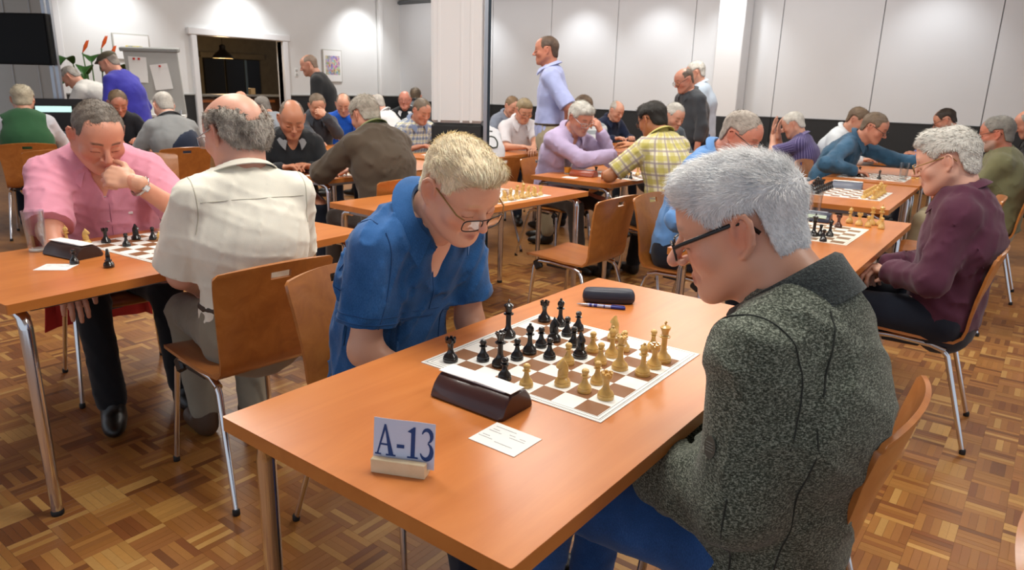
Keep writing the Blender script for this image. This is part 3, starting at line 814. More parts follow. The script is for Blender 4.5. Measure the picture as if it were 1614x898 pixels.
# other boards
board('chess mat between the pink and cream shirts', -1.925, .02, .09, M_BOARD)
LEFT = [('pawn', 'black', 'b7'), ('knight', 'black', 'c8')]
def at_left(px_x, px_y): return px_x, px_y
for kind, col, x, y, rz, lab in [
    ('rook', 'black', -2.10, -.17, 0, 'black rook beside the brown clock on left table board'),
    ('pawn', 'black', -1.98, -.145, 0, 'black pawn nearest the brown clock, left table board'),
    ('knight', 'black', -2.08, -.06, .3, 'black knight among pawns, left table board'),
    ('pawn', 'black', -2.03, -.015, 0, 'black pawn right of the knight, left table board'),
    ('bishop', 'white', -1.80, -.10, 0, 'boxwood bishop at front of left table board'),
    ('queen', 'black', -1.88, .02, 0, 'black queen in middle of left table board'),
    ('knight', 'white', -1.76, -.06, 2.2, 'boxwood knight at front of left table board'),
    ('queen', 'white', -1.83, .05, 0, 'boxwood queen in middle of left table board'),
    ('pawn', 'white', -1.81, -.03, 0, 'boxwood pawn between bishop and queen, left table board'),
    ('pawn', 'black', -1.90, .13, 0, 'black pawn close to the cream shirt sleeve, left table board'),
    ('knight', 'black', -2.10, .15, .4, 'black knight under pink shirt elbow, left table board'),
    ('pawn', 'black', -2.05, .19, 0, 'black pawn beside the black king, left table board'),
    ('king', 'black', -2.08, .24, 0, 'black king at far side of left table board'),
    ('pawn', 'white', -1.80, .15, 0, 'boxwood pawn next to cream sleeve, left table board'),
    ('bishop', 'white', -2.16, -.29, 0, 'captured boxwood bishop off the board behind brown clock'),
    ('knight', 'white', -2.12, -.235, 1.2, 'captured boxwood knight off the board behind brown clock'),
    ('pawn', 'black', -1.83, -.395, 0, 'captured black pawn in front of brown clock'),
    ('knight', 'black', -1.70, -.335, -.4, 'captured black knight at right end of brown clock')]:
    piece(kind, col, x, y, rz, lab, 'chess pieces on the left table', 1.04)
BK = ['rook', 'knight', 'bishop', 'queen', 'king', 'bishop', 'knight', 'rook']
POS = ['near rook', 'near knight', 'near bishop', 'queen', 'king', 'far bishop', 'far knight', 'far rook']
def start_set(cx, cy, rz, where):
    nm = {'black': 'black', 'white': 'boxwood'}
    for i, k in enumerate(BK):
        f = 'abcdefgh'[i]
        for col, r, pr_ in (('black', '8', '7'), ('white', '1', '2')):
            x, y = sq(f+r, cx, cy, rz)
            piece(k, col, x, y, rz+(0 if col == 'black' else PI), f'{nm[col]} {POS[i]} in its back row {where}', f'{nm[col]} back row {where}')
            x, y = sq(f+pr_, cx, cy, rz)
            piece('pawn', col, x, y, 0, f'{nm[col]} pawn in front of the {POS[i]} {where}', f'{nm[col]} pawns {where}')
board('chess mat set up in starting position, vacant table', -.245, 3.865, .03, M_BOARD)
start_set(-.245, 3.865, .03, 'on vacant right table')
board('chess mat on the vacant table behind blond man', -1.85, 2.01, -.03, M_BOARD)
start_set(-1.85, 2.01, -.03, 'on vacant table behind blond man')
board('cream bordered chess mat beside maroon shirt man', -.06, 2.23, .02, M_BOARD2)
for kind, col, x, y, lab in [
    ('rook', 'black', -.10, 2.10, 'black rook left of cluster beside maroon shirt man'), ('pawn', 'black', -.08, 2.18, 'black pawn behind rook beside maroon shirt man'),
    ('queen', 'white', -.07, 2.23, 'lone boxwood queen among black pieces, maroon shirt man table'), ('king', 'black', .02, 2.10, 'black king in cluster beside maroon shirt man'),
    ('queen', 'black', -.01, 2.06, 'black queen in cluster beside maroon shirt man'), ('pawn', 'black', .045, 2.12, 'black pawn right of king, maroon shirt man table'),
    ('bishop', 'black', .08, 2.15, 'black bishop right of cluster, maroon shirt man table'), ('pawn', 'black', .09, 2.0, 'black pawn nearest camera on cream bordered mat'),
    ('rook', 'red', .05, 2.43, 'dark red rook beside captured boxwood pieces'),
    ('bishop', 'white', .06, 2.62, 'captured boxwood bishop at left of row by navy clock'), ('king', 'white', .20, 2.66, 'captured boxwood king by navy clock'),
    ('queen', 'white', .16, 2.65, 'captured boxwood queen beside boxwood king by navy clock'), ('rook', 'white', .115, 2.58, 'captured boxwood rook in row by navy clock'), ('pawn', 'white', .225, 2.56, 'captured boxwood pawn at right end by navy clock'),
    ('pawn', 'white', .16, 2.57, 'captured boxwood pawn in middle of row by navy clock')]:
    piece(kind, col, x, y, rr.uniform(-1, 1), lab, 'chess pieces beside maroon shirt man', 1.1)
board('chess mat between lavender and yellow plaid men', -1.82, 3.58, 0, M_BOARD)
for kind, col, x, y, lab in [
    ('rook', 'black', -1.83, 3.36, 'black rook at left of row before plaid shirt'), ('knight', 'black', -1.80, 3.40, 'black knight in row before plaid shirt'), ('pawn', 'white', -1.76, 3.38, 'boxwood pawn in row before plaid shirt'),
    ('pawn', 'black', -1.73, 3.36, 'black pawn in row before plaid shirt'), ('bishop', 'black', -1.70, 3.40, 'black bishop at right of row before plaid shirt'), ('pawn', 'black', -1.66, 3.40, 'black pawn at right end before plaid shirt'),
    ('king', 'white', -1.80, 3.62, 'boxwood king under the lavender man fingers'), ('queen', 'white', -1.74, 3.66, 'boxwood queen beside king, lavender man table'), ('rook', 'black', -2.0, 3.46, 'black rook near the lavender cuff')]:
    piece(kind, col, x, y, rr.uniform(-1, 1), lab, 'chess pieces on lavender man table', 1.0)
board('chess mat between bald man and brown jacket', -3.40, 2.12, 0, M_BOARD)
for kind, col, x, y, lab in [
    ('rook', 'black', -3.52, 1.97, 'black rook near the wine clock, bald man table'), ('pawn', 'black', -3.50, 2.07, 'black pawn left of group, bald man table'), ('pawn', 'black', -3.44, 2.10, 'black pawn in middle of group, bald man table'),
    ('pawn', 'white', -3.33, 2.02, 'boxwood pawn left of group, bald man table'), ('bishop', 'white', -3.25, 2.05, 'boxwood bishop in group, bald man table'), ('king', 'white', -3.22, 2.07, 'boxwood king near the brown jacket arm'), ('pawn', 'white', -3.17, 2.02, 'boxwood pawn right of group, bald man table'),
    ('knight', 'black', -3.40, 2.2, 'black knight behind group, bald man table'), ('bishop', 'black', -3.36, 2.25, 'black bishop behind group, bald man table')]:
    piece(kind, col, x, y, rr.uniform(-1, 1), lab, 'chess pieces on bald man table', 1.05)
board('chess mat before the checked shirt man', -3.72, 3.75, 0, M_BOARD)
for i in range(4): piece('pawn', 'white', -3.80+.055*i, 3.56, 0, ('leftmost', 'second', 'third', 'rightmost')[i]+' boxwood pawn on the table left of pillar', 'pawns left of the pillar', 1.0)
piece('king', 'black', -3.55, 3.55, 0, 'black king on the table left of the pillar', None, 1.0)
board('chess mat between denim shirt and khaki sweater', -.32, 5.15, .03, M_BOARD)
for kind, col, x, y, lab in [('queen', 'black', -.42, 5.02, 'black queen on mat before denim shirt'), ('bishop', 'black', -.26, 4.98, 'black bishop on mat before denim shirt'), ('pawn', 'white', -.02, 5.22, 'boxwood pawn near khaki sweater man'), ('king', 'white', -.06, 5.30, 'boxwood king near khaki sweater man')]:
    piece(kind, col, x, y, 0, lab, 'chess pieces on denim man table', 1.0)
# ------------------------------------------------------------------ distance-field modelling (figures, clothes, hair)
A3 = lambda p: np.array(p, np.float64)
def unit(v):
    v = A3(v); return v/(np.linalg.norm(v)+1e-12)
class SDF:
    def __init__(s): s.ops = []; s.post = []
    def cone(s, a, b, ra, rb=None, k=.02, sub=False):
        rb = ra if rb is None else rb; s.ops.append(('cone', A3(a), A3(b), ra, rb, k, sub)); return s
    def ell(s, c, r, R=None, k=.02, sub=False):
        r = (r, r, r) if isinstance(r, (int, float)) else r
        s.ops.append(('ell', A3(c), A3(r), np.eye(3) if R is None else np.asarray(R), k, sub)); return s
    def econe(s, a, b, wa, da, wb, db, side, k=.03, sub=False):
        s.ops.append(('econe', A3(a), A3(b), wa, da, wb, db, unit(side), k, sub)); return s
    def cut(s, p, n, k=0.0):
        s.post.append(('cut', A3(p), unit(n), k)); return s
    def fn(s, f): s.post.append(('fn', f)); return s
    def bounds(s):
        lo = np.full(3, 1e9); hi = -lo
        for o in s.ops:
            if o[-1]: continue
            l, h = s._bb(o); lo = np.minimum(lo, l); hi = np.maximum(hi, h)
        return lo, hi
    def _bb(s, o):
        if o[0] == 'cone':
            m = max(o[3], o[4]); return np.minimum(o[1], o[2])-m, np.maximum(o[1], o[2])+m
        if o[0] == 'ell':
            e = np.abs(o[3]) @ o[2]; return o[1]-e, o[1]+e
        m = max(o[3], o[4], o[5], o[6]); return np.minimum(o[1], o[2])-m, np.maximum(o[1], o[2])+m
    @staticmethod
    def _dist(o, X, Y, Z):
        if o[0] == 'cone':
            a, b, ra, rb = o[1:5]; d = b-a; L2 = d @ d+1e-12
            px, py, pz = X-a[0], Y-a[1], Z-a[2]
            t = np.clip((px*d[0]+py*d[1]+pz*d[2])/L2, 0, 1)
            return np.sqrt((px-t*d[0])**2+(py-t*d[1])**2+(pz-t*d[2])**2)-(ra+(rb-ra)*t)
        if o[0] == 'ell':
            c, r, R = o[1:4]; px, py, pz = X-c[0], Y-c[1], Z-c[2]
            q = [R[0, i]*px+R[1, i]*py+R[2, i]*pz for i in range(3)]
            k0 = np.sqrt((q[0]/r[0])**2+(q[1]/r[1])**2+(q[2]/r[2])**2)
            k1 = np.sqrt((q[0]/r[0]**2)**2+(q[1]/r[1]**2)**2+(q[2]/r[2]**2)**2)+1e-9
            return np.where(k0 < 1e-4, -r.min(), k0*(k0-1)/k1)
        a, b, wa, da, wb, db, sd = o[1:8]; d = b-a; L = math.sqrt(d @ d+1e-12); ax = d/L
        sd = unit(sd-ax*(sd @ ax)); dp = np.cross(ax, sd)
        px, py, pz = X-a[0], Y-a[1], Z-a[2]
        tt = px*ax[0]+py*ax[1]+pz*ax[2]; t = np.clip(tt/L, 0, 1); ov = tt-t*L
        u = px*sd[0]+py*sd[1]+pz*sd[2]; v = px*dp[0]+py*dp[1]+pz*dp[2]
        w = wa+(wb-wa)*t; e = da+(db-da)*t; m = (w+e)*.5
        k0 = np.sqrt((u/w)**2+(v/e)**2+(ov/m)**2); k1 = np.sqrt((u/w**2)**2+(v/e**2)**2+(ov/m**2)**2)+1e-9
        return np.where(k0 < 1e-3, -np.minimum(w, e), k0*(k0-1)/k1)
    def mesh(s, h, pad=None):
        lo, hi = s.bounds(); pad = (3*h+.012) if pad is None else pad
        lo = lo-pad; hi = hi+pad; n = np.ceil((hi-lo)/h).astype(int)+1
        gx, gy, gz = (lo[i]+h*np.arange(n[i]) for i in range(3))
        D = np.full(tuple(n), .5, np.float32)
        for o in s.ops:
            k = o[-2]; sub = o[-1]; l, q = s._bb(o); m = max(k, 2.5*h)
            i0 = np.clip(np.floor((l-m-lo)/h).astype(int), 0, n); i1 = np.clip(np.ceil((q+m-lo)/h).astype(int)+1, 0, n)
            if (i1 <= i0).any(): continue
            sl = tuple(slice(i0[i], i1[i]) for i in range(3))
            d = s._dist(o, gx[sl[0]][:, None, None], gy[sl[1]][None, :, None], gz[sl[2]][None, None, :]).astype(np.float32)
            c = D[sl]
            if sub:
                d = -d
                if k > 0:
                    e = np.maximum(k-np.abs(c-d), 0)/k; D[sl] = np.maximum(c, d)+e*e*k*.25
                else: D[sl] = np.maximum(c, d)
            else:
                if k > 0:
                    e = np.maximum(k-np.abs(c-d), 0)/k; D[sl] = np.minimum(c, d)-e*e*k*.25
                else: D[sl] = np.minimum(c, d)
        if s.post:
            X, Y, Z = gx[:, None, None].astype(np.float32), gy[None, :, None].astype(np.float32), gz[None, None, :].astype(np.float32)
            for o in s.post:
                if o[0] == 'cut':
                    d = (X-o[1][0])*o[2][0]+(Y-o[1][1])*o[2][1]+(Z-o[1][2])*o[2][2]; k = o[3]
                    if k > 0:
                        e = np.maximum(k-np.abs(D-d), 0)/k; D = np.maximum(D, d)+e*e*k*.25
                    else: D = np.maximum(D, d)
                else: D = o[1](X, Y, Z, D)
        D[0], D[-1], D[:, 0], D[:, -1], D[:, :, 0], D[:, :, -1] = .5, .5, .5, .5, .5, .5
        return nets(D, lo, h)
def nets(D, lo, h):
    """naive surface nets -> verts (n,3), quads (m,4)"""
    S = D < 0; n = np.array(D.shape)
    cnt = np.zeros(tuple(n-1), np.int8)
    for i in (0, 1):
        for j in (0, 1):
            for k in (0, 1): cnt += S[i:n[0]-1+i, j:n[1]-1+j, k:n[2]-1+k]
    act = (cnt > 0) & (cnt < 8)
    idx = np.argwhere(act); m = len(idx)
    if m == 0: return np.zeros((0, 3)), np.zeros((0, 4), int)
    ID = np.full(tuple(n-1), -1, np.int32); ID[tuple(idx.T)] = np.arange(m)
    acc = np.zeros((m, 3)); num = np.zeros(m)
    corners = [(i, j, k) for i in (0, 1) for j in (0, 1) for k in (0, 1)]
    val = {c: D[idx[:, 0]+c[0], idx[:, 1]+c[1], idx[:, 2]+c[2]] for c in corners}
    for a in corners:
        for ax in range(3):
            if a[ax]: continue
            b = list(a); b[ax] = 1; b = tuple(b)
            va, vb = val[a], val[b]; cr = (va < 0) != (vb < 0)
            t = np.where(cr, va/(va-vb+1e-20), 0)
            p = np.array(a, float)[None].repeat(m, 0); p[:, ax] += t
            acc += np.where(cr[:, None], p, 0); num += cr
    V = lo+h*(idx+acc/num[:, None])
    Q = []
    for ax in range(3):
        s0 = [slice(None)]*3; s1 = [slice(None)]*3; s0[ax] = slice(0, -1); s1[ax] = slice(1, None)
        A, B = S[tuple(s0)], S[tuple(s1)]
        e = np.argwhere(A != B)
        o1, o2 = [(1, 2), (2, 0), (0, 1)][ax]
        ok = (e[:, o1] > 0) & (e[:, o2] > 0) & (e[:, o1] < n[o1]-1) & (e[:, o2] < n[o2]-1); e = e[ok]
        ins = A[tuple(e.T)]
        def cid(d1, d2):
            q = e.copy(); q[:, o1] -= d1; q[:, o2] -= d2; return ID[tuple(q.T)]
        q = np.stack([cid(1, 1), cid(0, 1), cid(0, 0), cid(1, 0)], 1)
        q[~ins] = q[~ins][:, ::-1]
        Q.append(q)
    return V, np.concatenate(Q)
def smooth_verts(V, Q, it=1, lam=.5):
    for _ in range(it):
        acc = np.zeros_like(V); num = np.zeros(len(V))
        for a, b in ((0, 1), (1, 2), (2, 3), (3, 0)):
            np.add.at(acc, Q[:, a], V[Q[:, b]]); np.add.at(num, Q[:, a], 1)
            np.add.at(acc, Q[:, b], V[Q[:, a]]); np.add.at(num, Q[:, b], 1)
        V = V+lam*(acc/np.maximum(num, 1)[:, None]-V)
    return V
def normals(V, Q):
    n = np.cross(V[Q[:, 2]]-V[Q[:, 0]], V[Q[:, 3]]-V[Q[:, 1]])
    N = np.zeros_like(V)
    for i in range(4): np.add.at(N, Q[:, i], n)
    return N/(np.linalg.norm(N, axis=1, keepdims=True)+1e-12)
def np_mesh(name, V, Q, col=None, T=None):
    """numpy quads (+ optional triangles T) to a smooth mesh with colour attribute"""
    m = bpy.data.meshes.new(name); nq = len(Q); nt = 0 if T is None else len(T)
    m.vertices.add(len(V)); m.vertices.foreach_set('co', np.asarray(V, np.float32).ravel())
    loops = Q.ravel() if nt == 0 else np.concatenate([Q.ravel(), T.ravel()])
    m.loops.add(len(loops)); m.loops.foreach_set('vertex_index', loops.astype(np.int32))
    m.polygons.add(nq+nt)
    st = np.concatenate([np.arange(nq)*4, nq*4+np.arange(nt)*3]) if nt else np.arange(nq)*4
    m.polygons.foreach_set('loop_start', st.astype(np.int32))
    m.update(calc_edges=True); m.validate(); m.shade_smooth()
    if col is not None:
        a = m.color_attributes.new('Col', 'FLOAT_COLOR', 'POINT')
        c = np.ones((len(V), 4), np.float32); c[:, :3] = col; a.data.foreach_set('color', c.ravel())
    return m
_W = np.random.default_rng(5).normal(size=(40, 3)); _PH = np.random.default_rng(6).uniform(0, 6.28, 40)
def wob(X, Y, Z, f, seed=0, n=5, an=(1, 1, 1)):
    r = 0
    for i in range(n):
        w = _W[(seed*7+i) % 40]*f; r = r+np.sin(w[0]*an[0]*X+w[1]*an[1]*Y+w[2]*an[2]*Z+_PH[(seed*3+i) % 40]+seed)
    return r/n
def folds(amp, f, seed, an=(1, 1, .45)):
    """cloth: soft undulation plus sharper creases"""
    def g(X, Y, Z, D):
        w = .5*wob(X, Y, Z, f*.35, seed+5, 4)
        n0 = wob(X, Y, Z, f*.45, seed+9, 4)
        n1 = wob(X+w*.12, Y+w*.12, Z+w*.16, f*.9, seed, 3, an)
        n2 = wob(X-w*.10, Y+w*.10, Z+w*.10, f*.8, seed+3, 3, (.5, .5, 1.2))
        r = np.maximum(0, 1-np.abs(n1)*2.6)**2+.8*np.maximum(0, 1-np.abs(n2)*3.0)**2
        return D+(amp*(.55*n0+.25-.95*r)).astype(np.float32)
    return g
# ------------------------------------------------------------------ people
def skin_mat():
    t = NT('skin'); a = t.node('ShaderNodeAttribute'); a.attribute_name = 'Col'; co = t.coord()
    n = t.noise(co, 35, 4); n2 = t.noise(co, 260, 2)
    c = t.mix(t.math('MULTIPLY', n, .12), a.outputs['Color'], 'c2715a', 'MULTIPLY')
    t.base(c); t.p(rough=.44, sss=.06, spec=.45); t.b.inputs['Subsurface Radius'].default_value = (.012, .004, .002)
    t.b.inputs['Subsurface Scale'].default_value = .5
    t.bump(n2, .12, .002); return t.m
M_SKIN = skin_mat()
def hair_mat():
    t = NT('hair'); a = t.node('ShaderNodeAttribute'); a.attribute_name = 'Col'
    co = t.coord(); n = t.noise(co, 220, 3)
    t.base(t.mix(t.math('MULTIPLY', n, .14), a.outputs['Color'], '1a1613', 'MIX')); t.p(rough=.55, spec=.35); t.bump(n, .5, .004); return t.m
M_HAIR = hair_mat()
def cloth(name, c, c2=None, kind='plain', rough=.85, scale=1.0, cols=None, sheen=.15):
    if name in MATS: return MATS[name]
    t = NT(name); co = t.coord(); fine = t.noise(co, 420, 2); big = t.noise(co, 7, 3)
    c3 = srgb(c)
    if kind == 'plain':
        col = t.ramp(big, [(.3, tuple(x*.88 for x in c3)), (.7, tuple(min(1, x*1.08) for x in c3))])
        col = t.mix(t.math('MULTIPLY', fine, .18), col, c2 or tuple(x*.6 for x in c3))
    elif kind == 'denim':
        tw = t.noise(t.mapping(co, (900, 900, 160)), 1, 2)
        col = t.ramp(t.math('ADD', t.math('MULTIPLY', big, .6), t.math('MULTIPLY', tw, .4)), [(.36, tuple(x*.62 for x in c3)), (.5, c3), (.66, tuple(min(1, x*1.5+.02) for x in c3))])
    elif kind == 'knit':
        n1 = t.noise(t.mapping(co, (190, 190, 420)), 1.0, 3, .75); n2 = t.noise(co, 420, 2)
        f = t.math('ADD', t.math('MULTIPLY', n1, .75), t.math('MULTIPLY', n2, .25))
        col = t.ramp(f, [(.40, c), (.50, c2), (.60, cols)])
    else:
        ga = t.node('ShaderNodeAttribute'); ga.attribute_name = 'garment'; sp = t.node('ShaderNodeSeparateXYZ'); t.link(ga.outputs['Vector'], sp.inputs[0])
        def band(v, period, width, off=0.0):
            fr = t.math('FRACT', t.math('ADD', t.math('DIVIDE', v, period), off+50.0)); return t.math('LESS_THAN', fr, width)
        ang = sp.outputs[0]; Zz = sp.outputs[1]
        if kind == 'plaid':
            col = t.mix(t.math('MULTIPLY', band(Zz, .06*scale, .42), .65), c, cols[0]); col = t.mix(t.math('MULTIPLY', band(ang, .06*scale, .42), .55), col, cols[0])
            col = t.mix(t.math('MULTIPLY', band(Zz, .06*scale, .16, .3), .7), col, cols[1]); col = t.mix(t.math('MULTIPLY', band(ang, .06*scale, .16, .3), .7), col, cols[1])
        elif kind == 'hstripe':
            col = t.mix(band(Zz, .07*scale, .5), c, cols[0])
        elif kind == 'vstripe':
            col = t.mix(t.math('MULTIPLY', band(ang, .022*scale, .25), .7), c, cols[0])
        col = t.mix(t.math('MULTIPLY', big, .2), col, tuple(x*.55 for x in c3))
    t.base(col); t.p(rough=rough, spec=.25, sheen=sheen); t.bump(fine, .25 if kind != 'knit' else .7, .002)
    MATS[name] = t.m; return t.m

def lerp(a, b, t): return a+(b-a)*t
def head_sdf(Nl, sp):
    S = SDF(); j = sp.get('jowl', 1.0); nk = sp.get('neckw', 1.0)
    S.ell((0, -.014, .036), (.076, .097, .084), k=.01)
    S.ell((0, .012, -.012), (.069, .078, .075), k=.03)
    S.ell((0, .030, -.055), (.050*j, .056, .055), k=.03)
    S.ell((0, .040, .048), (.058, .050, .048), k=.03)
    for s in (-1, 1):
        S.cone((s*.056*j, -.008, -.045), (s*.020, .064, -.093), .020, .018, k=.03)
        S.ell((s*.046, .056, -.024), (.021*j, .018, .019), k=.025)
    S.ell((0, .074, -.097), (.020, .015, .014), k=.02)
    S.cone((-.034, .079, .027), (.034, .079, .027), .010, k=.018)
    S.cone((0, -.032, -.045), Nl, .056*nk, .062*nk, k=.03)
    S.cone((0, .018, -.085), Nl+np.array([0, .03, -.02]), sp.get('throat', .030)*j, .045*nk, k=.028)
    for s in (-1, 1): S.ell((s*.033, .099, .005), (.021, .015, .013), k=.014, sub=True)
    for s in (-1, 1):
        S.ell((s*.033, .0785, .0025), (.0155, .0115, .0115), k=.004)
        S.cone((s*.020, .0905, .0000), (s*.046, .0845, .0005), .0022, .0016, k=.003)
    n = sp.get('nose', 1.0)
    S.cone((0, .085, .020), (0, .085+.028*n, -.022), .0070, .0092*n, k=.010); S.ell((0, .085+.029*n, -.026), (.0115*n, .010*n, .0095*n), k=.006)
    for s in (-1, 1):
        S.ell((s*.0125*n, .101, -.030), (.0080*n, .0105, .0072), k=.006)
        S.ell((s*.006, .108, -.0375), (.0035, .005, .003), k=.003, sub=True)
        S.cone((s*.016, .090, -.036), (s*.030, .079, -.060), .003, .003, k=.010, sub=True)
    for s in (-1, 1):
        S.cone((0, .0905, -.0605), (s*.022, .0795, -.0645), .0058, .0028, k=.006)
        S.cone((0, .0890, -.0730), (s*.019, .0795, -.0690), .0066, .0028, k=.006)
        S.cone((0, .0970, -.0668), (s*.023, .0850, -.0665), .0016, .0014, k=.003, sub=True)
    for s in (-1, 1):
        R = rot2(s*.50) @ rotX(.12); ez = sp.get('ear', 1.0)
        E_ = lambda u, v, o_=0.0: np.array([s*.0785, -.013, -.002])+R @ np.array([s*o_, u*ez, v*ez])
        S.ell(E_(-.004, .0), (.0045, .0165*ez, .027*ez), R, k=.004)
        cv = [(.011, .004), (.010, .020), (.002, .031), (-.010, .031), (-.018, .021), (-.0185, .006), (-.0145, -.009), (-.007, -.020), (.000, -.027)]
        for p0, p1 in zip(cv, cv[1:]): S.cone(E_(p0[0], p0[1], .006), E_(p1[0], p1[1], .006), .0042*ez, .0042*ez, k=.003)
        S.cone(E_(.000, -.026, .004), E_(.004, -.027, .003), .0060*ez, .0050*ez, k=.004)
        S.cone(E_(-.011, .012, .005), E_(-.009, -.006, .005), .0030*ez, .0032*ez, k=.003)
        S.ell(E_(.010, -.003, .004), (.004, .004, .007), R, k=.003)
    return S
def head_colors(L, base, sp):
    c = np.tile(np.array(srgb(base)), (len(L), 1)); x, y, z = L.T
    g = lambda cx, cy, cz, r: np.exp(-(((np.abs(x)-cx)**2+(y-cy)**2+(z-cz)**2)/(r*r)))
    red = np.array(srgb('c4604e')); f = sp.get('flush', .35)
    for (cx, cy, cz, r, a) in ((.045, .065, -.025, .026, .8), (0, .115, -.025, .016, .9), (.08, -.01, 0, .03, .7), (0, .085, .05, .03, .3)):
        w = (g(cx, cy, cz, r)*a*f)[:, None]; c = c*(1-w)+red*w
    lip = np.clip(1.3-np.hypot(x/.024, (z+.0665)/.0105), 0, 1)*(y > .06)*.75
    c = c*(1-lip[:, None])+np.array(srgb(sp.get('lip', 'a85a52')))*lip[:, None]
    bz = .030+.004*np.sin(np.clip((np.abs(x)-.012)/.04, 0, 1)*PI)
    br = np.clip(1.4-np.abs(z-bz)/.0042, 0, 1)*np.clip((np.abs(x)-.011)/.004, 0, 1)*np.clip((.052-np.abs(x))/.008, 0, 1)*(y > .05)*sp.get('browa', .7)
    c = c*(1-br[:, None])+np.array(srgb(sp.get('brow', '5a4636')))*br[:, None]
    ey = np.clip(1.5-np.abs(z+.0028+.003*((np.abs(x)-.033)/.014)**2)/.0020, 0, 1)*(np.abs(np.abs(x)-.033) < .0145)*(y > .06)*.85
    c = c*(1-ey[:, None])+np.array(srgb('2a1c18'))*ey[:, None]
    if 'beard' in sp:
        b = np.clip((-.030-z)/.012, 0, 1)*np.clip((y+.01)/.02, 0, 1)*(1-lip)*sp.get('bearda', .8)*np.clip((z+.125)/.015, 0, 1)
        b = np.maximum(b, np.clip(1.2-np.hypot(x/.028, (z+.049)/.011), 0, 1)*(y > .07)*sp.get('bearda', .8)*(1-lip))
        c = c*(1-b[:, None])+np.array(srgb(sp['beard']))*b[:, None]
    return c
HL_Y = [-.16, -.082, -.058, -.049, -.042, .012, .018, .030, .042, .056, .072, .09, .13]
HL_Z = {'full': [-.070, -.062, -.046, -.010, .036, .036, .022, .020, .026, .042, .058, .070, .074],
        'open': [-.060, -.052, -.040, -.008, .038, .038, .026, .026, .036, .052, .070, .084, .092],
        'high': [-.070, -.062, -.046, -.010, .036, .036, .022, .022, .036, .056, .074, .088, .10]}
def hair_mesh(hs, h, seed):
    t = hs.get('t', .008); S = SDF()
    S.ell((0, -.014, .036), (.076+t, .097+t, .084+t), k=.01)
    S.ell((0, -.004, -.004), (.0715+t*.7, .080+t*.5, .070), k=.02)
    S.ell((0, -.046, -.034), (.060+t*.7, .052+t*.8, .052), k=.025)
    if hs.get('tuft', 0): S.ell((0, .050, .096), (.060, .040, .022+.01*hs['tuft']), rotX(-.35), k=.03)
    if hs.get('bushy', 0):
        b = hs['bushy']
        for s in (-1, 1): S.ell((s*(.070+b*.4), -.040, .010), (.020+b, .045, .045), k=.03)
        S.ell((0, -.098, .0), (.055, .020+b, .05), k=.03)
    zl = HL_Z[hs.get('line', 'full')]; amp = hs.get('amp', .0035)
    def f(X, Y, Z, D):
        zh = np.interp(Y, HL_Y, zl).astype(np.float32)+(.35*np.maximum(np.abs(X)-.02, 0)*(Y > .045)).astype(np.float32)*hs.get('corner', 1.0)
        D = np.maximum(D, (zh-Z)*.9)
        if hs.get('bald'):
            b = hs['bald']; e = np.sqrt((X/(.060*b))**2+((Y-hs.get('by', .030))/(.105*b))**2); D = np.maximum(D, np.where(Z > .02, (1-e)*.05, -1)).astype(np.float32)
        if hs.get('ring'):
            D = np.maximum(D, (Z-(hs['ring']-.35*np.maximum(Y+.0, 0)))*.9)
        D = D+(amp*wob(X, Y, Z, 55, seed, 5)+amp*.7*wob(X, Y, Z, 150, seed+2, 5)).astype(np.float32)
        return D
    S.fn(f)
    return S.mesh(h, .02)
def strands(V, Q, n, hs, seed):
    """tapered hair blades growing out of the hair shell"""
    r = np.random.default_rng(seed); N = normals(V, Q)
    fi = r.integers(0, len(Q), n); w = r.dirichlet((1, 1, 1, 1), n)
    P = np.einsum('ij,ijk->ik', w, V[Q[fi]]); Nn = np.einsum('ij,ijk->ik', w, N[Q[fi]]); Nn /= np.linalg.norm(Nn, axis=1, keepdims=True)+1e-9
    top = np.clip((P[:, 2]-.03)/.05, 0, 1)[:, None]
    fl = top*np.array(hs.get('flow', (0, .8, .1)))+(1-top)*np.array((0, -.35, -1.0))
    fl = fl-Nn*np.sum(fl*Nn, 1)[:, None]; fl /= np.linalg.norm(fl, axis=1, keepdims=True)+1e-9
    d = fl+Nn*hs.get('lift', .5)+r.normal(size=(n, 3))*hs.get('rand', .3); d /= np.linalg.norm(d, axis=1, keepdims=True)
    L = hs.get('len', .018)*r.uniform(.5, 1.2, n)[:, None]*(hs.get('sidelen', .45)+(1-hs.get('sidelen', .45))*top); wd = hs.get('w', .0011)
    s = np.cross(d, Nn); s /= np.linalg.norm(s, axis=1, keepdims=True)+1e-9
    p0 = P-Nn*.003; p1 = P+d*L*.55; p2 = P+d*L+fl*L*.25-Nn*L*.12
    VV = np.stack([p0-s*wd, p0+s*wd, p1+s*wd*.8, p1-s*wd*.8, p2], 1).reshape(-1, 3)
    b = np.arange(n)*5
    return VV, np.stack([b, b+1, b+2, b+3], 1), np.stack([b+3, b+2, b+4], 1)
def ik(S, T, L1, L2, hint):
    d = T-S; D = np.linalg.norm(d); u_ = d/D; D = min(D, (L1+L2)*.995); a = (L1*L1-L2*L2+D*D)/(2*D); hh = math.sqrt(max(0, L1*L1-a*a))
    n = unit(hint-u_*(hint @ u_)); return S+u_*a+n*hh, S+u_*D
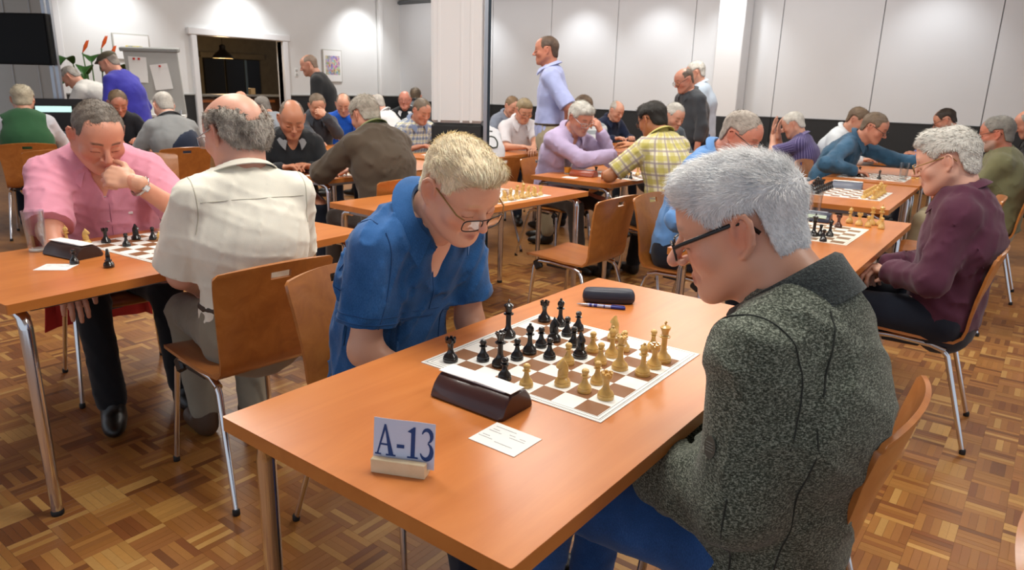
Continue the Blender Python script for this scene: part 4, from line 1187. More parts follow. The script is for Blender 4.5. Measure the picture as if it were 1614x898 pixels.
def hand_sdf(side, curl, spread=.06, thumb=.5):
    """hand-local: wrist at origin, fingers along +y, palm faces -z, thumb on side*-x"""
    S = SDF(); ts = -side
    S.cone((0, -.03, 0), (0, .01, 0), .027, .025, k=.015)
    S.ell((0, .045, 0), (.041, .050, .0145), k=.015)
    S.ell((ts*.026, .030, -.006), (.018, .032, .014), rot2(ts*.3), k=.012)
    bx = [ts*.030, ts*.0105, -ts*.010, -ts*.029]; by = [.084, .089, .086, .078]; ln = [(.042, .026, .021), (.047, .029, .022), (.043, .027, .021), (.034, .021, .019)]
    for i in range(4):
        p = A3((bx[i], by[i]-.012, .002)); a = 0; c = curl if not hasattr(curl, '__len__') else curl[i]
        yw = -math.atan2(bx[i], .25)*0+ts*spread*(1.5-i)*-1.0
        rad = [.0098, .0092, .0084, .0074]
        p_ = A3((bx[i], by[i]-.03, .002)); S.cone(p_, p, .0105, .0102, k=.008)
        for q in range(3):
            a += c*(.9, 1.15, .8)[q]
            d = np.array([math.sin(-yw)*math.cos(a), math.cos(yw)*math.cos(a), -math.sin(a)]); e = p+d*ln[i][q]
            S.cone(p, e, rad[q], rad[q+1], k=.004); p = e
    p = A3((ts*.030, .018, -.006)); d = unit((ts*.72, .62, -.35*thumb-.1)); e = p+d*.042; S.cone(p, e, .0130, .0112, k=.010)
    d2 = unit((ts*(.72-.9*thumb), .75, -.55*thumb-.1)); e2 = e+d2*.031; S.cone(e, e2, .0110, .0095, k=.005)
    d3 = unit((ts*(.35-.8*thumb), .85, -.5*thumb)); S.cone(e2, e2+d3*.022, .0095, .0080, k=.004)
    return S
def frame_mat(f, n):
    """columns: x, y(fingers)=f, z = -palm normal n"""
    f = unit(f); z = unit(-A3(n)-f*((-A3(n)) @ f)); x = np.cross(f, z); return np.stack([x, f, z], 1)
PEOPLE = {}
def person(label, sp):
    res = sp.get('res', 2)
    hb, hh, hc, hhand = [(.0135, .0037, .0085, .0042), (.018, .0060, .0130, .0058), (.024, .0090, .0185, .0078)][res]
    th = math.radians(sp['face']-90); RZ = rot2(th)
    D2R = math.radians; stand = sp.get('stand', False)
    bulk = sp.get('b', 1.0); belly = sp.get('belly', 0.0)
    lean, hun, nk = D2R(sp.get('lean', 12)), D2R(sp.get('hunch', 10)), D2R(sp.get('neck', 25)); sd = D2R(sp.get('side', 0)); tw = D2R(sp.get('twist', 0))
    Rs = rotY(sd)
    dv = lambda a: Rs @ np.array([0, math.sin(a), math.cos(a)])
    hip = .545 if not stand else .95*sp.get('sl', 1.0)
    segs = [.15*dv(lean*.5), .17*dv(lean), .19*dv(lean+hun), .165*sp.get('nl', 1.0)*dv(lean+hun+nk)]
    tot = sum(segs)
    s = (sp['head'][2]-hip)/tot[2]; s_ = s
    if stand: s_ = min(max(s, .85), 1.15)
    else: s_ = min(max(s, .80), 1.22)
    P = np.array([0, 0, hip]); W = P+segs[0]*s_; Cc = W+segs[1]*s_; N = Cc+segs[2]*s_; Hc = N+segs[3]
    Hc = N+segs[3]*(1 if not stand else 1)
    dz = sp['head'][2]-Hc[2]; P[2] += dz; W[2] += dz; Cc[2] += dz; N[2] += dz; Hc[2] += dz
    off = RZ @ np.array([Hc[0], Hc[1], 0])
    loc = np.array([sp['head'][0]-off[0], sp['head'][1]-off[1], 0])
    t = thing('person', label, 'person', tuple(loc), th, 'people in the hall')
    toL = lambda w: RZ.T @ (A3(w)-loc)
    side = RZ.T @ RZ @ (rot2(tw) @ (Rs @ np.array([1., 0, 0])))
    up2 = unit(N-Cc); fw2 = np.cross(up2, side)*1.0; fw2 = unit(fw2)
    sw = .150*bulk*sp.get('shw', 1.0)
    SH = {+1: N-up2*.055*s_+side*sw+fw2*sp.get('shf', .01), -1: N-up2*.055*s_-side*sw+fw2*sp.get('shf', .01)}
    if 'shdz' in sp: SH[1] = SH[1]+np.array([0, 0, sp['shdz'][1]]); SH[-1] = SH[-1]+np.array([0, 0, sp['shdz'][0]])
    # arms
    arms = {}
    for q, kh, ke in ((1, 'rh', 're'), (-1, 'lh', 'le')):
        T = sp.get(kh)
        if T is None: T = (q*.10, .27, P[2]+.09)
        T = toL(T[1:]) if T[0] == 'w' else A3(T)
        hint = A3(sp.get(ke, (q*.7, -.5, -.6)))
        E, T2 = ik(SH[q], T, .285*s_*sp.get('arm', 1), .255*s_*sp.get('arm', 1), hint)
        arms[q] = (SH[q], E, T2)
    # legs
    legs = {}
    for q, kf in ((1, 'rf'), (-1, 'lf')):
        Hj = P+np.array([q*.095, .0, -.01])
        F = sp.get(kf)
        if F is None: F = (q*.14, .50, .085) if not stand else (q*.11, .02*q, .085)
        F = toL(F[1:]) if F[0] == 'w' else A3(F)
        L = .43 if not stand else max(.43, np.linalg.norm(F-Hj)/1.99)
        K, F2 = ik(Hj, F, L, L, np.array([q*.12, 1.0, .9 if not stand else .0]))
        legs[q] = (Hj, K, F2)
    def torso(S, o, k=.035, low=True):
        pw, pd = .158*bulk, .112*bulk
        fwd = np.array([0, 1., 0])
        if low: S.econe(P+np.array([0, -.01, -.03]), P+segs[0]*s_*.3, pw+o, pd+o, pw*.98+o, pd+o+belly*.5, side, k)
        bo = fwd*belly*.45
        S.econe(P+segs[0]*s_*.3+bo, W+bo, pw*.97+o, pd+o+belly*.6, .150*bulk+o+belly*.3, .108*bulk+o+belly*.6, side, k)
        S.econe(W+bo*.7, Cc, .152*bulk+o+belly*.3, .110*bulk+o+belly*.4, .168*bulk+o, .118*bulk+o, side, k)
        S.econe(Cc, lerp(Cc, N, .62), .170*bulk+o, .120*bulk+o, .150*bulk+o, .095*bulk+o, side, k)
        for q in (1, -1):
            S.cone(lerp(Cc, N, .8), SH[q]+up2*.002, .058*bulk+o, .047*bulk+o, k=.035)
            S.cone(N-up2*.004, lerp(N, SH[q], .75), .032*bulk+o*.7, .038*bulk+o*.8, k=.035)
    def arm(S, q, o, frac=1.0, k=.03, cuff=0.0):
        a, e, w = arms[q]; B = .5+.5*bulk
        if frac <= 1.0:
            e2 = lerp(a, e, frac); S.cone(a, e2, .047*B+o, lerp(.047, .040, frac)*B+o+cuff, k=k)
        else:
            S.cone(a, e, .047*B+o, .041*B+o, k=k); w2 = lerp(e, w, frac-1.0); S.cone(e, w2, .041*B+o, lerp(.041, .029, frac-1)*B+o+cuff, k=k)
    skin = sp.get('skin', 'd9a184')
    if res == 2:
        k_ = np.array(srgb(skin))*.72+np.array(srgb('d6ac90'))*.28; skin = tuple(k_)
    # ---- body: one figure
    S = SDF(); torso(S, -.004)
    S.cone(N-up2*.02, Hc-unit(Hc-N)*.03, .052, .050, k=.03)
    for q in (1, -1):
        arm(S, q, 0.0, 2.0)
        Hj, K, F = legs[q]; S.cone(Hj, K, .078*bulk, .055, k=.03); S.cone(K, F, .052, .036, k=.03)
    V, Q = S.mesh(hb); V = smooth_verts(V, Q, 1)
    col = np.tile(np.array(srgb(skin)), (len(V), 1))
    parts = [(V, Q, col)]
    hsc = sp.get('hs', 1.0)
    Rh = rot2(D2R(sp.get('hy', 0))) @ rotX(-D2R(sp.get('hp', 25))) @ rotY(D2R(sp.get('hr', 0)))
    Nl = Rh.T @ (N-Hc)/hsc
    V, Q = head_sdf(Nl, sp).mesh(hh); V = smooth_verts(V, Q, 1, .4)
    parts.append((Hc+hsc*(V @ Rh.T), Q, head_colors(V, skin, sp)))
    for q, kc, kn, kd in ((1, 'rc', 'rn', 'rd'), (-1, 'lc', 'ln', 'ld')):
        if sp.get('nohands') and q in sp['nohands']: continue
        a, e, w = arms[q]
        V, Q = hand_sdf(q, sp.get(kc, .45), thumb=sp.get('thumb', .5)).mesh(hhand)
        F = frame_mat(RZ.T @ A3(sp[kd]) if kd in sp else w-e, RZ.T @ A3(sp[kn]) if kn in sp else (0, 0, -1))
        V = V @ F.T*sp.get('hands', 1.0)+w
        parts.append((V, Q, np.tile(np.array(srgb(sp.get('handcol', skin))), (len(V), 1))))
    n = 0; VV = []; QQ = []; CC = []
    for v, q_, c in parts: VV.append(v); QQ.append(q_+n); CC.append(c); n += len(v)
    mkobj('body', np_mesh('body', np.concatenate(VV), np.concatenate(QQ), np.concatenate(CC)), M_SKIN, t)
    # ---- clothes
    cl = sp['shirt']; o = cl.get('o', .012)
    S = SDF(); torso(S, o)
    for q in (1, -1): arm(S, q, o+cl.get('so', .004), cl.get('sleeve', 2.0)*.985, cuff=cl.get('cuff', .004))
    S.cone(N+up2*.012, lerp(N, Hc, .8), .058*sp.get('neckw', 1.0), .066*sp.get('neckw', 1.0), k=.012, sub=True)
    if cl.get('vneck'): S.cone(N+fw2*.085+up2*.02, N+fw2*.135-up2*cl['vneck'], .046, .012, k=.006, sub=True)
    seed = sp.get('seed', int(abs(loc[0]*37+loc[1]*53)) % 17)
    S.fn(folds(cl.get('fold', .004), cl.get('ff', 48), seed))
    for q in (1, -1):      # creases around the bent elbow and arm pit
        pass
    hem = cl.get('hem', .02); S.cut(P+np.array([0, 0, -hem]), (0, 0, -1), .004)
    V, Q = S.mesh(hc); V = smooth_verts(V, Q, 1)
    fr_ = cl.get('sleeve', 2.0)
    if fr_ <= 1.0:
        for q in (1, -1):
            a, e, w = arms[q]; ax_ = unit(e-a); end = lerp(a, e, fr_); rel = V-end; tt = rel @ ax_; rad = np.linalg.norm(rel-tt[:, None]*ax_, axis=1)
            mk = (tt > 0) & (tt < .12) & (rad < .047*(.5+.5*bulk)+o+cl.get('so', .004)+cl.get('cuff', .004)+.008); V[mk] -= (tt[mk]*.97)[:, None]*ax_
    gm = np_mesh('shirt', V, Q); G = np.zeros((len(V), 3), np.float32)
    G[:, 0] = np.arctan2(V[:, 0], -(V[:, 1]-lerp(P[1], N[1], np.clip((V[:, 2]-P[2])/(N[2]-P[2]), 0, 1))))*.17; G[:, 1] = V[:, 2]
    for q in (1, -1):
        a, e, w = arms[q]
        for p0, p1, base in ((a, e, 0.0), (e, w, np.linalg.norm(e-a))):
            ax_ = unit(p1-p0); rel = V-p0; tt = rel @ ax_; rd = rel-tt[:, None]*ax_; dd = np.linalg.norm(rd, axis=1)
            mk = (dd < .047*(.5+.5*bulk)+o+.022) & (tt > .03) & (tt < np.linalg.norm(p1-p0)+.05)
            u_ = unit(np.cross(ax_, (0.1, 1., 0.3))); v_ = np.cross(ax_, u_)
            G[mk, 0] = np.arctan2(rd[mk] @ u_, rd[mk] @ v_)*.06; G[mk, 1] = -(tt[mk]+base)
    at = gm.attributes.new('garment', 'FLOAT_VECTOR', 'POINT'); at.data.foreach_set('vector', G.ravel())
    top = mkobj(cl.get('name', 'shirt'), gm, cl['mat'], t)
    rx = .074*sp.get('neckw', 1.0)
    nd = unit(Hc-N); cu = unit(up2*.45+nd*.55); cf = unit(np.cross(cu, side)); cN = N+cu*cl.get('cz', .016); ch = cl.get('ch', 1.0)
    if cl.get('collar') == 'fold':
        col_ = MB(); fm = cl.get('open', 150); us = np.linspace(-fm, fm, 25); rows = []
        for (dr, dzb, dzf, tip) in ((.000, -.008, -.030, 0), (.001, .044, .008, 0), (.006, .049, .013, 0), (.022, .042, .010, .010), (.040, .026, -.004, .034)):
            row = []
            for a in us:
                f = (1-math.cos(math.radians(a)))/2; r_ = math.radians(a); e = max(0, (abs(a)-fm*.72)/(fm*.28))
                p = side*(math.sin(r_)*(rx+dr*ch))+cf*(-math.cos(r_)*(rx+.004+dr*ch)+.016+f*.010)
                row.append(cN+p+cu*(lerp(dzb, dzf, f)*ch-tip*ch*e)+cf*tip*e*.35)
            rows.append(row)
        col_.sheet(np.array(rows), .0035).obj('collar', cl.get('cmat', cl['mat']), top, 60)
    elif cl.get('collar') == 'stand':
        col_ = MB(); us = np.linspace(-165, 165, 29); rows = []
        for (dr, dzb, dzf) in ((.012, -.03, -.055), (.010, .01, -.02), (.010, .045, .01), (.014, .056, .018), (.020, .050, .012), (.026, .020, -.018), (.036, -.020, -.05)):
            rows.append([cN+side*(math.sin(math.radians(a))*(rx+dr))+cf*(-math.cos(math.radians(a))*(rx+.004+dr)+.012+.02*(1-math.cos(math.radians(a)))/2)+cu*(lerp(dzb, dzf, (1-math.cos(math.radians(a)))/2)+.006) for a in us])
        col_.sheet(np.array(rows), .006).obj('collar', cl.get('cmat', cl['mat']), top, 60)
    if not sp.get('nolegs'):
        S = SDF(); pw = .158*bulk; to = .020 if sp.get('tuck') else .007; wf = .62 if sp.get('tuck') else .35
        S.econe(P+np.array([0, -.01, -.03]), P+segs[0]*s_*wf, pw+to, .112*bulk+to, pw*.97+to, .112*bulk+to+belly*.5, side, .05)
        for q in (1, -1):
            Hj, K, F = legs[q]; S.cone(Hj, K, .086*bulk, .066, k=.04); S.cone(K, lerp(K, F, .94), .064, .058, k=.03)
        S.fn(folds(.005, 40, seed+3)); S.cut(P+segs[0]*s_*(wf+.07), segs[0], .004)
        V, Q = S.mesh(hc*1.15); V = smooth_verts(V, Q, 1)
        tr = mkobj('trousers', np_mesh('trousers', V, Q), sp.get('trousers'), t)
        if sp.get('belt'):
            b = MB(); c0 = P+segs[0]*s_*wf; pts = [c0+side*math.cos(a)*(pw*.97+to-.004)+np.array([0, 1, 0])*math.sin(a)*(.112*bulk+to-.004+belly*.5) for a in np.linspace(0, 2*PI, 28)[:-1]]
            b.tube(pts, .012, 6, closed=True).obj('belt', sp['belt'], tr, 60)
        for q in (1, -1):
            Hj, K, F = legs[q]; g = np.array([F[0], F[1], 0]); a_ = D2R(-q*8); Rr = rot2(a_); S = SDF()
            S.ell(g+np.array([0, .0, .05]), (.040, .055, .055), k=.03); S.ell(g+Rr @ np.array([0, .075, .038]), (.046, .110, .040), Rr, k=.04); S.ell(g+np.array([0, 0, .10]), (.044, .05, .05), k=.03)
            S.cut(g+np.array([0, 0, .004]), (0, 0, -1)); V, Q = S.mesh(hc*.9); V = smooth_verts(V, Q, 1)
            mkobj('shoe', np_mesh('shoe', V, Q), sp.get('shoes', MATS.get('shoe_black')), t)
    if sp.get('chair'):
        cc = loc+RZ @ np.array([0, .07, 0]); chair(sp['chair'], cc[0], cc[1], sp['face'])
    # ---- hair
    hsx = sp.get('hair')
    if hsx:
        V, Q = hair_mesh(hsx, hh*1.05, seed); V = smooth_verts(V, Q, 1, .3)
        c0 = np.array(srgb(hsx['col'])); c1 = np.array(srgb(hsx.get('col2', hsx['col'])))
        def hcol(L, jit):
            f = np.clip(.5+.5*wob(L[:, 0], L[:, 1], L[:, 2], 45, seed)+.35*wob(L[:, 0], L[:, 1], L[:, 2], 190, seed+1), 0, 1)
            if hsx.get('split'):     # darker or lighter lower back
                f = np.clip(f*.5+np.clip((hsx['split']-L[:, 2]-.3*L[:, 1])/.05, 0, 1)*.8, 0, 1)
            return (c0*(1-f[:, None])+c1*f[:, None])*jit
        cs = hcol(V, np.random.default_rng(seed).uniform(.85, 1.1, (len(V), 1)))
        T = None
        if hsx.get('n', 0):
            sv, sq_, st = strands(V, Q, hsx['n'], hsx, seed+1)
            jj = np.repeat(np.random.default_rng(seed+2).uniform(.7, 1.25, (hsx['n'], 1)), 5, 0)
            cs = np.concatenate([cs, np.clip(hcol(sv, jj), 0, 1)]); T = st+len(V); Q = np.concatenate([Q, sq_+len(V)]); V = np.concatenate([V, sv])
        mkobj('hair', np_mesh('hair', Hc+hsc*(V @ Rh.T), Q, cs, T), M_HAIR, t)
    hw = lambda p: Hc+hsc*(Rh @ A3(p))
    if sp.get('vest') or sp.get('yoke'):      # sleeveless outer layer
        S = SDF(); torso(S, o+.009); S.cone(N+up2*.005, Hc, .056, .06, k=.012, sub=True)
        for q in (1, -1): S.ell(SH[q]+side*q*.035-up2*.04, (.06, .075, .10), k=.01, sub=True)
        if sp.get('yoke'): S.cut(W+up2*.02, -side*.5+np.array([0, .6, 0])+up2*.4, .01)
        S.fn(folds(.004, 40, seed)); S.cut(P+np.array([0, 0, -.05]), (0, 0, -1), .004)
        V, Q = S.mesh(hc); mkobj('vest' if sp.get('vest') else 'back_panel', np_mesh('vest', smooth_verts(V, Q, 1), Q), sp.get('vest') or sp.get('yoke'), t)
    if sp.get('cap'):
        S = SDF(); S.ell((0, -.008, .060), (.088, .110, .062), k=.01); S.cone((-.035, .10, .060), (.035, .10, .060), .012, k=.02); S.ell((0, .115, .052), (.062, .055, .010), rotX(-.25), k=.015)
        S.cut((0, 0, .042), (0, .1, -1), .004); V, Q = S.mesh(.005); V = smooth_verts(V, Q, 1)
        mkobj('cap', np_mesh('cap', Hc+hsc*(V @ Rh.T), Q), sp['cap'], t)
    gl = sp.get('glasses')
    if gl:
        fmt = gl['mat']; rr_ = gl.get('r', .0016)
        g0 = thing_part('glasses', t)
        fr = MB()
        for s in (-1, 1):
            cx, cz, w2, h2 = s*.0335, gl.get('z', -.004), gl.get('w', .0255), gl.get('h', .0175)
            pts = []
            for a in np.linspace(0, 2*PI, 25)[:-1]:
                cu = abs(math.cos(a))**.55*math.copysign(1, math.cos(a)); sv_ = abs(math.sin(a))**.55*math.copysign(1, math.sin(a))
                pts.append(hw((cx+w2*cu, gl.get('y', .112)-.010*((cx+w2*cu)/.06)**2+gl.get('tilt', 0)*sv_, cz+h2*sv_)))
            if gl.get('rim', True): fr.tube(pts, rr_, 6, closed=True)
            lens = MB(); lens.add(pts, [tuple(range(24))]); lens.obj('lens', M_LENS, g0)
        fr.tube([hw((-.009, .111, .002)), hw((0, .1135, .004)), hw((.009, .111, .002))], rr_, 6)
        fr.obj('rim', fmt, g0, 60)
        for s in (-1, 1):
            MB().tube([hw((s*.058, .101, .004)), hw((s*.072, .085, .009)), hw((s*.0800, .0, .022)), hw((s*.0785, -.022, .020)), hw((s*.079, -.040, -.002))], [rr_*gl.get('tw', 1.3)]*5, 6).obj('temple', gl.get('tmat', fmt), g0, 60)
    PEOPLE[label] = dict(root=t, cN=cN, cu=cu, cf=cf, N=N, up=up2, fw=fw2, side=side, arms=arms, P=P, W=W, C=Cc, Hc=Hc, Rh=Rh, hw=hw, shirt=top, loc=loc, RZ=RZ, SH=SH, s=s)
    return t
def thing_part(name, parent):
    o = bpy.data.objects.new(name, None); COL.objects.link(o); o.parent = parent; o.empty_display_size = .02; return o
M_LENS = glass_mat('spectacle_lens', (.97, .97, .97))
plain('shoe_black', '15120f', .4, bump=.1)

from mathutils.bvhtree import BVHTree
def surf_path(label, pts, out, lift=.001):
    """project local points onto the garment along -out (cast from outside)"""
    d = PEOPLE[label]; m = d['shirt'].data
    if 'bvh' not in d: d['bvh'] = BVHTree.FromPolygons([v.co[:] for v in m.vertices], [p.vertices[:] for p in m.polygons])
    res = []
    for i, p in enumerate(pts):
        o = A3(out[i] if isinstance(out, list) else out); o = unit(o)
        hit = d['bvh'].ray_cast(Vector(A3(p)+o*.5), Vector(-o))
        if hit[0] is not None: res.append(np.array(hit[0])+np.array(hit[1])*lift)
    return res
def seam(label, name, pts, out, mat, r=.0016, lift=.0005, n=24):
    P_ = [A3(p) for p in pts]; tt = np.linspace(0, len(P_)-1.001, n); q = [lerp(P_[int(t)], P_[int(t)+1], t-int(t)) for t in tt]
    if isinstance(out, list):
        O_ = [A3(p) for p in out]; out = [lerp(O_[int(t)], O_[int(t)+1], t-int(t)) for t in tt]
    pp = surf_path(label, q, out, lift)
    if len(pp) > 2:
        pp = np.array(pp); k = pp.copy(); k[1:-1] = (pp[:-2]+pp[1:-1]*2+pp[2:])/4
        MB().tube(list(k), r, 6).obj(name, mat, PEOPLE[label]['shirt'], 60)
# ------------------------------------------------------------------ the cast
M_DENIMB = cloth('jeans_blue', '27508a', kind='denim'); M_NAVYT = cloth('trousers_navy', '171d2b'); M_BLACKT = cloth('trousers_black', '15161a'); M_KHAKIT = cloth('trousers_khaki', 'a3977c'); M_GREYT = cloth('trousers_grey_beige', '8d8676'); M_BROWNT = cloth('trousers_brown', '3a302a')
M_GFRAME = plain('glasses_black', '121214', .3); M_GGOLD = plain('glasses_gold', '9a7a4a', .3, .8)
M_POLO = cloth('polo_blue', '20568f', '163a66', kind='denim')
person('blond man in dark blue polo leaning over nearest board', dict(
    res=0, head=(-.335, -.015, 1.125), face=-2, lean=18, hunch=12, neck=24, hp=33, hy=-6, hr=4, hs=1.08, b=1.06, belly=.02, seed=4,
    rh=(.07, .33, .57), lh=(-.06, .36, .57), re=(.55, -.8, -.4), le=(-.6, -.7, -.4), skin='e3b196', flush=.5, jowl=1.12, neckw=1.05, ear=1.1, brow='c9a878', browa=.35,
    shirt=dict(mat=M_POLO, sleeve=.70, o=.012, so=.012, cuff=.012, collar='fold', open=132, fold=.011, vneck=.12, hem=.06, ch=1.25, name='polo_shirt'), trousers=M_NAVYT,
    hair=dict(col='fcefd2', col2='ecd2a6', t=.010, line='open', tuft=.9, amp=.003, n=15000, len=.020, lift=.14, flow=(.3, .9, .1), rand=.16, w=.0006, split=-.05, sidelen=.3),
    glasses=dict(mat=plain('glasses_dark_bronze', '2a211f', .35), tmat=M_GGOLD, h=.0165, w=.026, z=-.012, r=.0017)))
M_KNIT = cloth('jacket_knit', '2a2f28', '50574b', kind='knit', cols='969d8f', rough=.95)
M_KNITD = cloth('collar_knit_dark', '23282a', '343a3a', kind='knit', cols='4c5352', rough=.95)
person('grey-haired man in speckled grey-green knit jacket, nearest camera', dict(
    res=0, head=(.425, -.07, 1.135), face=178, lean=-8, hunch=14, neck=42, nl=1.15, hp=20, hy=18, hr=0, hs=1.12, throat=.016, b=1.06, belly=.01, seed=9, shf=.03,
    lh=(-.09, .20, .625), rh=(.06, .24, .60), le=(-.5, -.9, -.2), re=(.9, -.2, -.6), skin='e2ae93', flush=.6, jowl=.98, nose=1.2, neckw=1.08, ear=1.15, brow='8a8078', browa=.5,
    shirt=dict(mat=M_KNIT, sleeve=1.97, o=.020, so=.010, cuff=.008, collar='stand', cmat=M_KNITD, fold=.008, ff=30, hem=.12, name='knit_jacket'), trousers=M_DENIMB,
    hair=dict(col='ffffff', col2='e4e8ec', t=.010, tuft=.8, amp=.004, n=20000, len=.022, lift=.45, flow=(0, .9, .3), rand=.26, w=.0006, split=.0, sidelen=.4),  # bluish second tone paints cool daylight onto the lower back of the hair
    glasses=dict(mat=M_GFRAME, h=.016, w=.026, r=.0022, tw=1.9)))
M_PINK = cloth('shirt_pink', 'd58ba1', 'e8bcc8')
person('heavyset man in pink shirt resting chin on fist', dict(
    res=0, head=(-2.25, -.085, 1.15), face=-16, lean=14, hunch=10, neck=24, hp=32, hy=8, hs=1.13, b=1.25, belly=.06, seed=2, chair='plywood chair under the man in pink shirt',
    lh=('w', -2.06, -.06, .985), le=(-.8, .35, -.9), lc=1.15, ln=(-.8, .25, -.4), ld=(-.50, -.62, .22), hands=1.1, rh=('w', -2.02, -.36, .63), re=(.9, -.5, -.3), rc=.35, skin='d4967c', handcol='d9a58a', flush=.7, jowl=1.15, nose=1.15, neckw=1.2, brow='3a2c26', browa=.85,
    shirt=dict(mat=M_PINK, sleeve=.92, o=.014, so=.014, cuff=.012, collar='fold', open=140, cmat=M_PINK, fold=.008, ff=38, vneck=.09, hem=.06), trousers=M_BLACKT, shoes=MATS['shoe_black'],
    rf=('w', -2.02, -.26, .085), lf=('w', -1.98, .02, .085),
    hair=dict(col='52473d', col2='8a8076', t=.006, line='open', corner=2.4, amp=.003, n=7000, len=.011, lift=.15, flow=(0, .9, .1), rand=.2, w=.0007, sidelen=.7)))
M_CREAM = cloth('shirt_cream', 'f0ecdd', 'd8d4c4')
person('balding man in cream short-sleeved shirt seen from behind', dict(
    res=0, head=(-1.355, -.02, 1.208), face=166, lean=-7, hunch=16, neck=14, hp=14, hy=22, tuck=True, hs=1.1, b=1.05, shw=1.02, belly=.0, seed=6,
    lh=(-.10, .30, .62), rh=(.10, .34, .62), le=(-.62, -.38, -.7), re=(.8, -.6, -.4), skin='dba58f', flush=.6, neckw=1.05,
    shirt=dict(mat=M_CREAM, sleeve=.88, o=.014, so=.018, cuff=.022, collar='fold', open=150, fold=.006, ff=40, hem=.05), trousers=M_GREYT, shoes=plain('shoe_tan', '4a3524', .5),
    lf=('w', -1.66, -.06, .085), rf=('w', -1.58, .10, .085), belt=plain('belt_brown', '3a2a1c', .5),
    hair=dict(col='6a635a', col2='c9c0b4', t=.008, line='high', bald=1.2, by=-.006, bushy=.002, amp=.005, n=7000, len=.015, lift=.45, flow=(0, -.5, -.6), rand=.7, w=.0006, sidelen=.9),
    glasses=dict(mat=M_STEEL)))
# ---- middle distance
H_WHITE = dict(col='d8d5cd', col2='b5b2ab', t=.009, amp=.004, n=700, len=.018, lift=.35, w=.0017)
H_GREY = dict(col='a39b90', col2='77706a', t=.008, amp=.003, n=700, len=.016, lift=.3, w=.0017)
H_BROWN = dict(col='5f4b3a', col2='7d6a55', t=.008, amp=.003, n=700, len=.016, lift=.3, w=.0017)
H_BLACK = dict(col='16130f', col2='241e19', t=.012, amp=.003, n=700, len=.02, lift=.25, w=.0017)
H_RINGW = dict(col='cfcac2', col2='a8a29a', t=.005, line='high', bald=.85, amp=.002, n=500, len=.01, w=.0017)
H_RINGD = dict(col='6a5a4c', col2='8a7d70', t=.004, line='high', bald=.85, amp=.002, n=400, len=.01, w=.0017)
def hx(b, **k): d = dict(b); d.update(k); return d
M_MAROON = cloth('shirt_maroon', '4d2438', '6b3a50')
person('grey-haired man in maroon shirt with hands in lap', dict(
    res=1, head=(.523, 1.953, 1.14), face=182, lean=-6, hunch=12, neck=26, hp=18, hs=1.06, b=1.08, lh=('w', .40, 1.86, .68), rh=('w', .37, 1.95, .68), le=(-.8, -.5, -.5), lc=.8, rc=.7, skin='dfb09a', flush=.3, brow='a09890',
    shirt=dict(mat=M_MAROON, sleeve=1.95, collar='fold', open=150, fold=.011, o=.014, hem=.05), trousers=M_NAVYT, hair=hx(H_WHITE, t=.013, tuft=.8, n=2600), glasses=dict(mat=M_GGOLD)))
M_LBLUE = cloth('shirt_light_blue', '5f8fca', '86aede')
person('man in light blue shirt half hidden behind the grey head', dict(
    res=1, head=(-.424, 2.223, 1.173), face=-8, lean=18, hunch=10, neck=20, hp=26, b=1.05, rh=(.2, .42, .80), lh=(-.18, .42, .80), skin='cf8e78', flush=.5, chair='plywood chair under light blue shirt man',
    shirt=dict(mat=M_LBLUE, sleeve=1.9, collar='fold', fold=.009, hem=.05), trousers=M_NAVYT, hair=hx(H_GREY, col='b5aba0', col2='8f857c', line='high'), glasses=dict(mat=M_GFRAME)))
M_LAV = cloth('shirt_lavender', 'ab9cbe', 'c8bdd6')
person('grey-haired man in lavender shirt reaching over his board', dict(
    res=1, head=(-2.13, 3.40, 1.161), face=-15, lean=18, hunch=10, neck=18, hp=24, hy=-5, b=1.06, rh=('w', -1.86, 3.50, .90), re=(.9, -.1, -.5), rc=.5, lh=('w', -2.05, 3.58, 1.06), le=(-.6, .3, -.9), lc=1.0, ln=(-.8, 0, -.3), ld=(-.2, -.4, .8), skin='c98c74', flush=.4, chair='plywood chair with black slot under man in lavender shirt',
    shirt=dict(mat=M_LAV, sleeve=1.92, collar='fold', fold=.009, vneck=.08, hem=.05), trousers=M_BROWNT, hair=hx(H_WHITE, t=.013, tuft=.8, n=2000), beard='a09a94', bearda=.25, glasses=dict(mat=M_STEEL)))
M_PLAID = cloth('shirt_yellow_plaid', 'd9d2b0', kind='plaid', cols=('b3a83a', '8d7f8c'), scale=1.3)
person('black-haired man in yellow plaid shirt seen from behind', dict(
    res=1, head=(-1.429, 3.224, 1.184), face=158, lean=12, hunch=12, neck=18, hp=22, hy=6, b=1.06, lh=('w', -1.70, 3.12, .80), le=(-.9, .0, -.6), rh=('w', -1.72, 3.52, .98), re=(.9, .2, -.5), skin='b57a54', flush=.3, chair='plywood chair under the man in yellow plaid shirt',
    shirt=dict(mat=M_PLAID, sleeve=.85, collar='fold', fold=.008, so=.012, hem=.06), trousers=M_BLACKT, hair=hx(H_BLACK, tuft=1.0, t=.014), brow='1c1714', glasses=dict(mat=M_GFRAME)))
M_BRJ = cloth('jacket_brown', '4d4236', '63574a')
person('grey-haired man in brown jacket seen from behind', dict(
    res=1, head=(-2.746, 1.764, 1.18), face=172, lean=14, hunch=12, neck=18, hp=26, hy=8, b=1.12, lh=('w', -3.06, 1.68, .80), rh=('w', -3.08, 1.95, .80), le=(-.9, -.1, -.5), skin='cf957c', flush=.4, chair='plywood chair under the man in brown jacket',
    shirt=dict(mat=M_BRJ, sleeve=1.92, o=.024, collar='fold', cz=.034, cmat=cloth('collar_green', '7f8a52'), fold=.011, hem=.14, name='jacket'), trousers=M_BROWNT, hair=hx(H_WHITE, col='b8b0a2', col2='8a8276', t=.013, n=2200)))
M_CHAR = cloth('sweater_charcoal', '24272b', '34383d')
